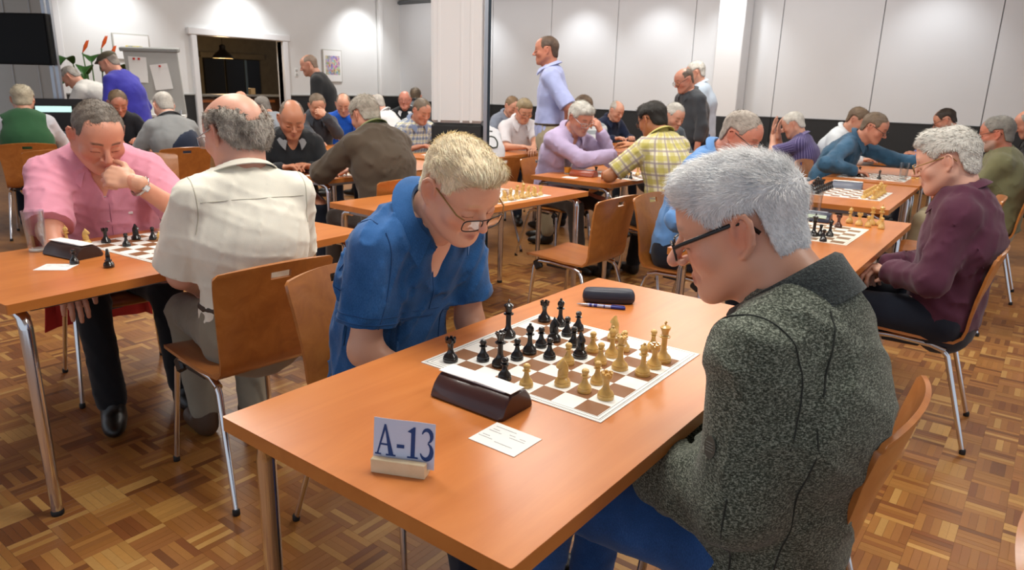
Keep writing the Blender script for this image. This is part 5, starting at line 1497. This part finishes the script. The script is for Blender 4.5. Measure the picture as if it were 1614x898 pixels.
person('bald man in charcoal sweater with grey collar looking down', dict(
    res=1, head=(-3.552, 1.783, 1.122), face=-28, lean=14, hunch=10, neck=16, hp=30, hs=1.08, b=1.12, rh=('w', -3.52, 1.66, .785), re=(.8, -.4, -.4), lh=(-.10, .30, .785), skin='c98b6c', flush=.3, chair='plywood chair under bald man in charcoal sweater',
    shirt=dict(mat=M_CHAR, sleeve=1.92, collar='fold', cmat=cloth('collar_grey', '8f9194'), fold=.009, vneck=.07, hem=.05, name='sweater'), trousers=M_NAVYT, hair=hx(H_RINGD, t=.003)))
M_DEN = cloth('shirt_denim', '2f5470', '3f6a8a', kind='denim')
person('man in denim blue shirt reaching across his board', dict(
    res=1, head=(-.401, 5.226, 1.129), face=-4, lean=26, hunch=10, neck=14, hp=24, b=1.06, lh=('w', -.02, 5.42, .86), le=(-.8, .1, -.5), rh=('w', -.45, 5.0, .79), re=(.9, -.1, -.6), skin='c58a72', chair='plywood chair under the man in denim shirt',
    shirt=dict(mat=M_DEN, sleeve=1.92, collar='fold', fold=.009, hem=.05), trousers=M_NAVYT, hair=hx(H_BROWN, col='6a5c50'), glasses=dict(mat=M_GFRAME)))
M_KHK = cloth('sweater_khaki', '6b6a4c', '817f60')
person('bearded man in khaki sweater with glasses', dict(
    res=1, head=(.484, 4.731, 1.147), face=182, lean=0, hunch=8, neck=16, hp=8, b=1.16, belly=.03, lh=(-.02, .30, .74), rh=(.06, .30, .72), le=(-.9, -.2, -.5), skin='b8765e', flush=.5, beard='b9b5ae', bearda=.5, chair='plywood chair under man in khaki sweater',
    shirt=dict(mat=M_KHK, sleeve=1.93, fold=.011, o=.018, hem=.06, name='sweater'), trousers=M_KHAKIT, hair=hx(H_GREY, col='8c8880', col2='6a6864', t=.010), glasses=dict(mat=M_GFRAME)))
# ---- standing
M_PBLUE = cloth('shirt_pale_blue', 'a3acd8', 'bcc4e6')
person('standing man in pale lavender-blue short-sleeved shirt, hands behind back', dict(
    res=1, stand=True, head=(-2.86, 3.946, 1.696), face=212, lean=-3, hunch=8, neck=14, hp=4, b=1.05, lh=(-.10, -.16, .98), rh=(.10, -.17, .96), le=(-.8, -.6, 0), re=(.8, -.6, 0), skin='b87a62', flush=.3,
    shirt=dict(mat=M_PBLUE, sleeve=.95, collar='fold', fold=.008, so=.014, hem=.02), trousers=M_KHAKIT, tuck=True, belt=plain('belt_brown', '3a2a1c', .5), hair=hx(H_BROWN, col='4a3a30', col2='6a5648', t=.005, line='high')))
M_DKG = cloth('shirt_dark_grey', '3c4046', '54585e')
person('standing man in dark grey shirt with glasses looking down', dict(
    res=2, stand=True, sl=.93, head=(-2.393, 5.795, 1.492), face=238, lean=6, hunch=10, neck=18, hp=22, b=1.12, belly=.03, lh=(-.24, .10, .80), rh=(.24, .12, .80), skin='c07f6c', flush=.6,
    shirt=dict(mat=M_DKG, sleeve=1.5, collar='fold', fold=.008, hem=.1), trousers=M_NAVYT, hair=hx(H_RINGD, col='4a3c34'), glasses=dict(mat=M_GFRAME)))
person('standing white-haired man in pale blue shirt behind dark grey shirt', dict(
    res=2, stand=True, sl=.96, head=(-2.573, 6.474, 1.586), face=205, lean=4, hunch=10, neck=14, hp=14, b=1.08, lh=(-.22, .08, .85), skin='d0967f',
    shirt=dict(mat=cloth('shirt_ice_blue', 'b4c2d2'), sleeve=.95, collar='fold', hem=.06), trousers=M_DENIMB, hair=hx(H_WHITE)))
person('standing man in royal blue sweater and olive cap', dict(
    res=2, stand=True, sl=.92, head=(-7.391, 2.264, 1.519), face=205, lean=14, hunch=12, neck=16, hp=28, hy=10, b=1.1, lh=(-.26, .16, .80), rh=(.2, .3, .9), skin='c98a74',
    shirt=dict(mat=cloth('sweater_royal', '3a38a0', '4a49b8'), sleeve=1.92, vneck=.06, hem=.08, fold=.008, name='sweater'), trousers=M_NAVYT, hair=hx(H_GREY, t=.004), cap=plain('cap_olive', '4c4634', .8)))
person('man in white T-shirt bending forward beside plant', dict(
    res=2, stand=True, head=(-8.363, 2.252, 1.363), face=222, lean=48, hunch=10, neck=-8, hp=45, b=1.08, lh=(-.16, .55, .78), rh=(.16, .55, .78), skin='c98d78',
    shirt=dict(mat=cloth('tshirt_white', 'dcdad6'), sleeve=.95, so=.012, hem=.04, fold=.008, name='tshirt'), trousers=M_BLACKT, hair=hx(H_GREY, col='b5b0aa', t=.004)))
person('standing man in black T-shirt near the doorway', dict(
    res=2, stand=True, sl=.97, head=(-6.558, 4.221, 1.574), face=222, lean=8, hunch=12, neck=18, hp=18, b=1.08, lh=(-.30, .12, .82), le=(-.9, -.4, 0), rh=(.24, .2, .82), skin='a9705c',
    shirt=dict(mat=cloth('tshirt_black', '17181a', '232426'), sleeve=.70, so=.012, hem=.1, name='tshirt'), trousers=M_NAVYT, hair=hx(H_RINGD, t=.003, col='7a5f50')))
# ---- far seated players
def far(label, head, face, shirt, hair, skin='c98f78', chairl=None, **k):
    sh = dict(mat=shirt, sleeve=k.pop('sleeve', 1.92), collar=k.pop('collar', 'fold'), fold=.008, so=.006, hem=.05, name=k.pop('garment', 'shirt'))
    if 'vneck' in k: sh['vneck'] = k.pop('vneck')
    d = dict(res=2, head=head, face=face, lean=14, hunch=12, neck=18, hp=26, b=1.06, shirt=sh, hair=hair, skin=skin, trousers=M_NAVYT, lh=(-.14, .40, .79), rh=(.14, .40, .79), flush=.4, chair=chairl)
    d.update(k); person(label, d)
far('white-haired man in purple striped shirt hiding face in hands', (-1.282, 5.977, 1.091), 188, cloth('shirt_purple_stripe', '4a4270', kind='vstripe', cols=('8d86b4',)), hx(H_WHITE, line='high'), skin='cf9a86', chairl='plywood chair under man in purple striped shirt', sleeve=.95,
    lh=('w', -1.44, 5.90, 1.00), rh=('w', -1.44, 6.05, .99), le=(-.6, .3, -.9), re=(.6, .3, -.9), ln=(1, 0, 0), rn=(1, 0, 0), ld=(0, 0, 1), rd=(0, 0, 1), lc=.15, rc=.2, lean=4)
far('brown-haired man in white shirt half hidden behind denim shirt', (-.761, 6.265, 1.152), -10, cloth('shirt_white_plain', 'd5dce2'), hx(H_BROWN), chairl='plywood chair under half hidden man in white shirt')
far('black-haired man with glasses in bright blue shirt', (-.177, 7.492, 1.155), 192, cloth('shirt_bright_blue', '3f78c8'), hx(H_BROWN, col='2c241e', col2='3f342b', bald=.4), skin='b97a60', glasses=dict(mat=M_GFRAME), lean=8)
far('man at right edge wearing hi-vis green lanyard', (.60, 6.30, 1.19), 186, cloth('jacket_black', '1c1e20'), hx(H_RINGW, col='8d8880'), skin='b87864', lean=2)
far('elderly man in navy sweater by the partition', (-3.708, 6.752, 1.121), -20, cloth('sweater_navy', '1c2742'), hx(H_RINGW), skin='d39c86', chairl='plywood chair under the man in navy sweater', garment='sweater')
far('white-haired man raising fingers behind yellow plaid shirt', (-2.14, 5.10, 1.15), -25, cloth('shirt_grey_blue', '5a6670'), hx(H_WHITE, line='high'), skin='d39c86', rh=('w', -2.24, 5.02, 1.10), re=(.7, .3, -.8), rd=(-.2, -.1, 1), rn=(-1, 0, 0), rc=.3)
far('man with glasses in white polo shirt clasping his hands', (-3.655, 4.713, 1.145), -32, cloth('shirt_off_white', 'cfcdd2'), hx(H_BROWN, col='8a7a5c', col2='a08f70', tuft=.5), skin='c48a70', chairl='plywood chair under man in white polo', sleeve=.9, glasses=dict(mat=M_GFRAME), lh=('w', -3.38, 4.52, .80), rh=('w', -3.46, 4.46, .80))
far('sandy-haired man mostly hidden behind white polo shirt man', (-4.77, 5.952, 1.142), -20, cloth('shirt_slate', '7c8494'), hx(H_BROWN, col='8a6a4a'))
far('brown-haired man in grey and white striped jumper', (-2.80, 4.50, 1.20), 172, cloth('jumper_striped', 'cfd3d6', kind='hstripe', cols=('8f979d',)), hx(H_BROWN, col='4a3626'), lean=6, hunch=8, chairl='plywood chair under the man in striped jumper', garment='jumper', collar=None)
far('man in white and navy jersey with number five', (-3.24, 3.36, 1.13), 168, cloth('jersey_white', 'd9dce0'), hx(H_BROWN), lean=16, hunch=14, chairl='plywood chair under man in number five jersey', garment='jersey', collar=None)
far('man in dark blazer holding his chin', (-5.457, 3.471, 1.139), -28, cloth('blazer_dark', '3a3f48', '4a505a'), hx(H_BROWN, col='6a5a4a', col2='8a7a68'), skin='c08468', lh=('w', -5.24, 3.40, 1.05), le=(-.5, .4, -.9), lc=1.0, ld=(-.4, -.6, .5), ln=(-.6, .3, -.5), rh=('w', -5.10, 3.20, .79), collar='fold', chairl='plywood chair under man in dark blazer')
far('balding man in bright blue T-shirt', (-5.70, 4.02, 1.14), -40, cloth('tshirt_bright_blue', '1f5fd0'), hx(H_RINGD), sleeve=.9, collar=None, garment='tshirt', lh=('w', -5.36, 3.86, .82))
far('pink-headed man in white shirt next to blue T-shirt', (-5.98, 4.77, 1.129), 200, cloth('shirt_white_far', 'dfe0e2'), hx(H_RINGW), skin='d39a88')
far('bald man with glasses in dark vest over white sleeves', (-6.312, 5.572, 1.173), -52, cloth('sleeves_white', 'd9dbe0'), hx(H_RINGW, t=.003), skin='c87868', hp=4, lean=4, glasses=dict(mat=M_GFRAME), vest=cloth('vest_dark', '22272c'), chairl='plywood chair under man in dark vest')
far('dark-haired man in grey shirt seen from behind at partition', (-6.797, 6.261, 1.213), 130, cloth('shirt_grey_far', '5c6268'), hx(H_BROWN, col='3a322c'), hp=8)
far('man in blue and white checked shirt beside pillar', (-4.30, 3.86, 1.125), -12, cloth('shirt_check', 'dfe2e2', kind='plaid', cols=('3c5a8c', 'c9c48a'), scale=1.0), hx(H_BROWN, col='6f655a'), skin='bd7a62', sleeve=.92, chairl='plywood chair under man in checked shirt')
far('man in light grey shirt hunched with back turned', (-6.551, 3.531, 1.079), 190, cloth('shirt_light_grey', '8d939c'), hx(H_GREY, col='8f8a84'), lean=22, collar=None)
far('bald man mostly hidden behind the cream shirt head', (-7.409, 3.807, 1.122), -30, cloth('shirt_tan_far', '8a7a66'), None, skin='d09078')
far('balding man in grey and navy sweater seen from behind', (-5.418, 1.806, 1.144), 172, cloth('sweater_grey_navy', '8b8d8e', kind='plain'), hx(H_RINGW), skin='dcaa96', chairl='plywood chair under man in grey and navy sweater', garment='sweater', lean=12, yoke=cloth('sweater_navy_back', '232c40'))
far('brown-haired man in black sweater behind pink shirt man', (-6.488, 1.902, 1.135), -14, cloth('sweater_black', '191b22'), hx(H_BROWN, col='6a5640', col2='85705a'), skin='b87460', garment='sweater', collar=None, chairl='plywood chair under man in black sweater')
far('grey-haired man in green vest at laptop desk', (-6.403, 1.065, 1.167), 158, cloth('sleeves_pale', 'c3c4cc'), hx(H_WHITE, col='c2b8a0', col2='9c9482', t=.014), hp=14, lean=4, vest=cloth('vest_green', '2f5a3a', '3b6a48'), chairl='plywood chair under man in green vest', collar=None)
# ------------------------------------------------------------------ garment details
L1 = 'blond man in dark blue polo leaning over nearest board'; L2 = 'grey-haired man in speckled grey-green knit jacket, nearest camera'
L3 = 'heavyset man in pink shirt resting chin on fist'; L4 = 'balding man in cream short-sleeved shirt seen from behind'
def details():
    d = PEOPLE[L1]; N, up, fw, sd, W, Cc = (d[k] for k in ('N', 'up', 'fw', 'side', 'W', 'C'))
    dk = cloth('polo_seam', '1c4b80')
    seam(L1, 'placket', [N-up*.05+fw*.1+sd*.012, N-up*.20+fw*.1+sd*.012], fw, dk, .0022)
    seam(L1, 'chest_pocket_edge', [N-up*.22+fw*.1-sd*.05, N-up*.215+fw*.1-sd*.135], fw, dk, .0028)
    seam(L1, 'chest_pocket_edge', [N-up*.22+fw*.1-sd*.05, N-up*.32+fw*.1-sd*.055, N-up*.335+fw*.1-sd*.09, N-up*.32+fw*.1-sd*.13, N-up*.215+fw*.1-sd*.135], fw, dk, .0016)
    a, e, w = d['arms'][1]; ax = unit(e-a); c = lerp(a, e, .66)
    u_ = unit(np.cross(ax, (0, 0, 1.))); v_ = np.cross(ax, u_)
    for f, r in ((.60, .0016), (.665, .0022)):
        c = lerp(a, e, f); ang = np.linspace(0, 2*PI, 40); pts = [c for _ in ang]; out = [u_*math.cos(t)+v_*math.sin(t) for t in ang]
        pp = surf_path(L1, pts, out, .0005); MB().tube(pp, r, 6).obj('sleeve_hem', dk, d['shirt'], 60)
    ang = np.linspace(.2, 2*PI-.2, 40); c = a+ax*.02-sd*.015; uu, vv = unit(up-sd*(up @ sd)), fw
    pts = [c]*40; out = [uu*math.cos(t)+vv*math.sin(t)+sd*.3 for t in ang]; pp = surf_path(L1, pts, out, .0004); MB().tube(pp, .0018, 6).obj('shoulder_seam', dk, d['shirt'], 60)
    # knit jacket seams, badge, zip flap
    d = PEOPLE[L2]; N, up, fw, sd, W, Cc, P = (d[k] for k in ('N', 'up', 'fw', 'side', 'W', 'C', 'P'))
    dk = cloth('jacket_seam', '2b302b'); lt = cloth('jacket_piping', '59615a')
    a, e, w = d['arms'][-1]; ax = unit(e-a)
    ang = np.linspace(-2.6, 1.7, 34); uu, vv = unit(up-sd*(up @ sd)), fw
    pp = surf_path(L2, [a+ax*.01+sd*.01]*34, [uu*math.cos(t)+vv*math.sin(t)-sd*.35 for t in ang], .0006); MB().tube(pp, .0016, 6).obj('armhole_seam', dk, d['shirt'], 60)
    seam(L2, 'back_seam', [N-up*.02-sd*.075, N-up*.13-sd*.115], [-fw-sd*.2+up*.6, -fw-sd*.5+up*.3], dk, .0018)
    seam(L2, 'side_seam', [Cc+up*.02-sd*.12, W-sd*.115, P-sd*.12+up*.02], [-fw*.9-sd*.6]*3, dk, .0015)
    seam(L2, 'side_seam', [W+up*.06-sd*.14, P-sd*.15, P-up*.08-sd*.14], [-sd-fw*.05]*3, dk, .0018)
    # oval badge on the sleeve
    c = lerp(a, e, .55); o = unit(-sd*.9+fw*.45); hit = surf_path(L2, [c], [o], .0015)
    if hit:
        q = unit(np.cross(o, ax)); b = MB(); n = 24
        vs = [hit[0]+ax*(.020*math.cos(2*PI*k/n))+q*(.014*math.sin(2*PI*k/n)) for k in range(n)]
        b.add(vs+[p+o*.002 for p in vs], [tuple(range(n, 2*n))]+[(k, (k+1) % n, n+(k+1) % n, n+k) for k in range(n)]); bo = b.obj('sleeve_badge', plain('badge_grey', '4a4d46', .6), d['shirt'])
        b2 = MB()
        for t in (-.008, -.003, .002, .007): b2.box(hit[0]+o*.0022+ax*t, (.0008, .0008, .0008)); b2.tube([hit[0]+o*.0024+ax*t-q*.009, hit[0]+o*.0024+ax*t+q*.009], .0006, 4)
        b2.obj('badge_mark', plain('badge_mark', '6d7068', .6), bo)
    zp = d['RZ'].T @ (np.array([.448, -.125, .955])-d['loc'])
    MB().box(zp, (.03, .035, .022), bev=.005).obj('zip_flap', dk, d['shirt'])
    # pink shirt: buttons, placket, pocket emblem, watch
    d = PEOPLE[L3]; N, up, fw, sd, W, Cc, P = (d[k] for k in ('N', 'up', 'fw', 'side', 'W', 'C', 'P'))
    bt = plain('button_pearl', 'dcd3d3', .3); pk = cloth('pink_seam', 'b06a82')
    seam(L3, 'placket', [N-up*.09+fw*.1-sd*.012, W+fw*.1-sd*.012, P+up*.04+fw*.1-sd*.012], fw, pk, .0016)
    for t in (.10, .19, .28, .37):
        h = surf_path(L3, [N-up*t], fw, .001)
        if h: MB().lathe([(.0065, 0), (.0065, .002), (0, .0025)], 12).obj('button', bt, d['shirt']).location = h[0]
    h = surf_path(L3, [N-up*.17-sd*.09], fw, .001)
    if h: MB().box(h[0], (.018, .004, .010), bev=.001).obj('chest_emblem', bt, d['shirt'])
    a, e, w = d['arms'][-1]; ax = unit(w-e); c = lerp(e, w, .84)
    u_ = unit(np.cross(ax, (0, 0, 1.))); v_ = np.cross(ax, u_)
    wt = thing_part('wrist_watch', d['root']); st = plain('watch_steel', 'c4c6c8', .2, .9)
    MB().tube([c+u_*math.cos(t)*.041+v_*math.sin(t)*.041 for t in np.linspace(0, 2*PI, 24)[:-1]], .006, 6, closed=True).obj('watch_band', st, wt, 60)
    cam_dir = unit(d['RZ'].T @ np.array([.85, -.35, .25])); q = unit(cam_dir-ax*(cam_dir @ ax)); Rw = np.stack([ax, np.cross(q, ax), q], 1)
    MB().box(c+q*.045, (.030, .026, .010), Rw, bev=.003).obj('watch_case', st, wt); MB().box(c+q*.0505, (.022, .018, .002), Rw).obj('watch_dial', plain('dial_pale', 'd7dde2', .2), wt)
    # blue lining strip inside the pink collar
    MB().tube([N+sd*.062+fw*.055+up*.01, N+sd*.045+fw*.085-up*.03, N+sd*.02+fw*.105-up*.07], [.008, .010, .005], 6).obj('collar_lining', cloth('lining_blue', '7f9cc8'), d['shirt'], 60)
    # cream shirt: yoke seam
    d = PEOPLE[L4]; N, up, fw, sd = (d[k] for k in ('N', 'up', 'fw', 'side'))
    seam(L4, 'yoke_seam', [N-up*.075-sd*.17, N-up*.085, N-up*.075+sd*.17], -fw+up*.2, cloth('cream_seam', 'bdb9a8'), .0014)
    for q in (1, -1):
        a, e, w = d['arms'][q]; ax = unit(e-a); ang = np.linspace(-2.6, 1.2, 30); uu = unit(up-sd*(up @ sd))
        pp = surf_path(L4, [a+ax*.01-sd*q*.012]*30, [uu*math.cos(t)+fw*math.sin(t)+sd*q*.35 for t in ang], .0004)
        if len(pp) > 3: MB().tube(pp, .0014, 6).obj('armhole_seam', MATS['cream_seam'], d['shirt'], 60)
    # jersey number and trims
    Lj = 'man in white and navy jersey with number five'; d = PEOPLE[Lj]; N, up, fw, sd, W, Cc = (d[k] for k in ('N', 'up', 'fw', 'side', 'W', 'C'))
    ink = plain('jersey_print', '3a4038', .7); nav = cloth('jersey_navy', '2c3652')
    five = [(.05, .10), (-.04, .10), (-.045, .03), (-.01, .045), (.035, .035), (.05, -.01), (.03, -.055), (-.02, -.06), (-.05, -.04)]
    seam(Lj, 'number_five', [Cc+up*(v+.02)+sd*u for u, v in five], -fw, ink, .007, .002, 40)
    seam(Lj, 'shoulder_stripe', [N-up*.05-sd*.16, N-up*.03-sd*.06], -fw*.4+up, nav, .014, .0, 14)
    seam(Lj, 'hem_stripe', [W-up*.10-sd*.18, W-up*.11, W-up*.10+sd*.18], -fw, nav, .012, .0, 20)
    # hi-vis lanyard
    Lh = 'man at right edge wearing hi-vis green lanyard'; d = PEOPLE[Lh]; N, up, fw, sd, P = (d[k] for k in ('N', 'up', 'fw', 'side', 'P'))
    seam(Lh, 'hi_vis_strip', [N-up*.02-sd*.10, N-up*.2-sd*.13, P-sd*.13], -sd+fw*.3, plain('hivis', 'a8d63a', .5), .010, .0, 20)
details()

# ------------------------------------------------------------------ props at the far left
def tv():
    RZ_ = math.atan2(.28, .37)
    t = thing('flat_screen', 'large black flat screen on a metal stand', 'screen', (-8.20, 1.30, 0), math.radians(33))
    MB().box((0, 0, 1.73), (1.7, .05, .5), bev=.006).obj('screen_panel', plain('screen_black', '060607', .6, spec=.2), t)
    MB().box((0, -.027, 1.73), (1.66, .004, .46)).obj('screen_glass', plain('screen_glass', '040405', .5, spec=.2), t)
    MB().box((.0, -.03, 1.462), (.12, .02, .02)).obj('sensor', M_BLACKP, t)
    for x in (.78, .84): MB().box((x, .06, 1.2), (.035, .035, 2.4)).obj('stand_post', M_STEEL, t)
    MB().box((.8, .06, .03), (.5, .6, .05), bev=.01).obj('stand_foot', M_STEEL, t)
    MB().tube([(.0, .05, 2.0), (-.02, .05, 2.15), (-.10, .05, 2.3), (-.12, .05, 2.6)], .008, 6).obj('cable', M_BLACKP, t)
tv()
def desk():
    t = thing('work_desk', 'dark desk holding laptop and small boxes', 'desk', (-7.05, 1.55, 0), math.radians(-18))
    MB().box((0, 0, .73), (.7, 1.6, .03), bev=.004).obj('desk_top', plain('desk_dark', '2b2320', .5), t)
    for sx in (-.3, .3):
        for sy in (-.74, .74): MB().box((sx, sy, .36), (.04, .04, .72)).obj('leg', M_BLACKP, t)
    scr = NT('laptop_screen'); scr.base('cfe4ea'); scr.b.inputs['Emission Color'].default_value = (.62, .86, 1, 1); scr.b.inputs['Emission Strength'].default_value = .9
    def laptop(label, x, y, rz):
        l = thing('laptop', label, 'laptop', (x, y, .746), rz)
        MB().box((0, 0, .01), (.34, .24, .018), bev=.004).obj('laptop_base', M_BLACKP, l)
        MB().box((0, .13, .125), (.34, .012, .23), rotX(-.2), bev=.003).obj('laptop_lid', M_BLACKP, l)
        MB().box((0, .123, .125), (.31, .004, .20), rotX(-.2)).obj('laptop_display', scr.m, l)
    laptop('open laptop glowing at the left edge of the photo', -6.95, 1.02, math.radians(70))
    m = thing('monitor', 'black monitor behind the man in green vest', 'monitor', (-7.48, 1.72, .746), math.radians(62))
    MB().box((0, 0, .24), (.5, .03, .33), bev=.005).obj('monitor_panel', M_BLACKP, m)
    bar = NT('monitor_bar'); bar.base('bfe6e0'); bar.b.inputs['Emission Color'].default_value = (.6, .9, .85, 1); bar.b.inputs['Emission Strength'].default_value = .8
    MB().box((-.02, -.018, .30), (.32, .004, .06)).obj('monitor_window', bar.m, m)
    MB().box((0, .03, .05), (.06, .03, .1)).obj('monitor_neck', M_BLACKP, m); MB().box((0, .03, .006), (.22, .16, .012), bev=.003).obj('monitor_foot', M_BLACKP, m)
    for lab, x, y, c in (('yellowish carton on desk beside white T-shirt man', -6.75, 2.08, 'b89a62'), ('pale blue carton on desk beside yellowish carton', -6.72, 2.2, '7f9ab0')):
        o = MB().box((0, 0, .07), (.07, .09, .14), bev=.004).obj('carton', plain('carton_'+c, c, .6)); o.location = (x, y, .746); tag(o, lab, 'carton')
desk()
def flipchart():
    t = thing('flipchart', 'grey flipchart easel with pinned white sheets', 'flipchart', (-8.15, 3.12, 0), math.radians(37))
    R = rotX(math.radians(8))
    MB().box((0, .0, 1.32), (.66, .02, .78), R, bev=.004).obj('chart_board', plain('chart_grey', 'b9bbb8', .5), t)
    MB().box((0, -.06, 1.71), (.72, .06, .05), R, bev=.01).obj('clamp_bar', plain('clamp_grey', '8d8f8e', .4), t)
    MB().box((.02, -.03, .93), (.66, .07, .03), R).obj('pen_tray', M_PAPER, t)
    for x in (-.28, .28): MB().tube([(x, .0, 1.0), (x*1.3, -.12, .01)], .014, 8).obj('leg', M_STEEL, t, 50)
    MB().tube([(0, .06, 1.3), (0, .5, .01)], .014, 8).obj('leg', M_STEEL, t, 50)
    for i, (x, z, w_, h_, a) in enumerate(((-.17, 1.48, .22, .30, .05), (.10, 1.40, .22, .30, -.12), (.05, 1.02, .3, .16, .1))):
        P_ = np.zeros((5, 4, 3))
        for u in range(5):
            for v in range(4):
                q = rotY(a) @ np.array([(v/3-.5)*w_, -.012-.02*(1-u/4)**2, (u/4-.5)*h_]); P_[u, v] = R @ (q+np.array([x, -.005, z-1.32]))+np.array([0, 0, 1.32])
        s = MB().sheet(P_, .002).obj('paper_sheet', M_PAPER, t)
        if i < 2:
            for dx in ((-.03, .03) if i == 0 else (0,)): MB().box(R @ np.array([x+dx, -.022, z+h_*.42-1.32])+np.array([0, 0, 1.32]), (.022, .02, .022)).obj('magnet', plain('magnet_red', 'b8241c', .4), s)
flipchart()
def plant():
    t = thing('strelitzia_plant', 'tall green strelitzia with orange flowers in pot', 'plant', (-9.55, 3.0, 0))
    MB().lathe([(.16, 0), (.2, .02), (.24, .40), (.25, .42), (.22, .42), (.20, .38), (0, .38)], 20).obj('pot', plain('pot_grey', '55585a', .6), t, 50)
    gr = plain('leaf_green', '2f5a28', .4, var=.25, scale=10); st = plain('stem_green', '4a6e33', .5); fl = plain('flower_orange', 'e8642a', .4); rr2 = random.Random(4)
    for i in range(13):
        a = rr2.uniform(0, 2*PI); h = rr2.uniform(1.1, 1.62); out = rr2.uniform(.08, .40); d = np.array([math.cos(a), math.sin(a), 0])
        tip = d*out+np.array([0, 0, h]); stem = MB().tube([d*.05+np.array([0, 0, .36]), d*out*.5+np.array([0, 0, h*.6]), tip], [.014, .011, .008], 6).obj('stem', st, t, 60)
        P_ = np.zeros((8, 5, 3)); L_ = rr2.uniform(.36, .52); sdv = np.cross(d, (0, 0, 1.))
        for u in range(8):
            f = u/7; wv = .10*math.sin(PI*min(1, f*.9+.08))**.8
            for v in range(5):
                g = v/2-1; P_[u, v] = tip+(d*.55+np.array([0, 0, .85-f*.9]))*L_*f+sdv*wv*g+np.array([0, 0, abs(g)*.03])
        MB().sheet(P_, .003).obj('leaf', gr, t, 60)
    for i, (dx, dy, h) in enumerate(((-.12, -.05, 1.68), (.10, .1, 1.74), (.18, .16, 1.62))):
        p = np.array([dx, dy, h]); s = MB().tube([(dx*.2, dy*.2, .36), p], [.012, .008], 6).obj('flower_stem', st, t, 60)
        for k in range(5):
            a = .4+k*.35; MB().tube([p, p+np.array([math.cos(a)*.05, math.sin(a)*.05, .08]), p+np.array([math.cos(a)*.09, math.sin(a)*.09, .16])], [.006, .018, .002], 6).obj('petal', fl, s, 60)
plant()
# table number card between lavender and plaid men
def card_sign():
    t = thing('number_card', 'white table number card beside yellow plaid elbow', 'sign', (-1.72, 3.92, TZ), math.radians(30))
    MB().box((0, 0, .045), (.11, .002, .08), rotX(-.12)).obj('card', M_PAPER, t); MB().box((0, 0, .012), (.1, .03, .024), bev=.001).obj('holder_strip', MATS['pine_block'], t)
    g = MB()
    for q in ([(-.03, .015), (-.022, .015), (-.022, .075), (-.03, .075)], [(-.03, .068), (-.008, .068), (-.002, .075), (-.03, .075)], [(-.008, .05), (.001, .05), (.001, .07), (-.008, .07)], [(-.022, .044), (-.004, .044), (-.004, .051), (-.022, .051)], [(-.012, .044), (-.004, .044), (.006, .015), (-.003, .015)]):
        g.add([(u, -.0035-(v-.045)*.12, v) for u, v in q], [(0, 1, 2, 3)])
    g.obj('letter', plain('ink_blue', '1f3f7d', .6), t)
card_sign()

def red_jacket():
    t = thing('jacket', 'red jacket hung over the pink shirt man chair', 'jacket', (0, 0, 0))
    d = PEOPLE[L3]; cc = d['loc']+d['RZ'] @ np.array([0, .07, 0]); P_ = np.zeros((26, 17, 3)); rr3 = random.Random(2)
    for i in range(26):
        f = i/25
        for j in range(17):
            u = j/8-1; wv = .025*math.sin(u*9+i*.4)+.012*math.sin(u*21)
            hw_ = .24+.05*max(0, (abs(f-.45)-.1))
            if f < .42: y, z = -.245-.02*f+.012*wv*10*.1, .40+(.82-.40)*(f/.42)
            elif f < .5: y, z = -.262-.05*(f-.42)/.08, .835
            else: y, z = -.325-.03*(f-.5)-abs(wv)*.8, .835-(.835-.22)*((f-.5)/.5)
            P_[i, j] = cc+d['RZ'] @ np.array([u*hw_+wv*.5, y+wv*.4*(1 if f > .5 else .0), z-.03*abs(u)**3])
    m = cloth('jacket_red', 'a3231a', '7d1812')
    MB().sheet(P_, .006).obj('jacket_cloth', m, t, 70)
red_jacket()

def cup():
    t = thing('coffee_cup', 'white coffee cup before white polo shirt man', 'cup', (-3.40, 4.88, TZ))
    MB().lathe([(.028, 0), (.032, .004), (.040, .05), (.042, .07), (.039, .07), (.036, .045), (.026, .008), (0, .007)], 20).obj('cup_bowl', M_PAPER, t, 50)
    MB().tube([(.039, 0, .058), (.060, 0, .052), (.062, 0, .032), (.036, 0, .022)], .005, 6).obj('handle', M_PAPER, t, 60)
cup()
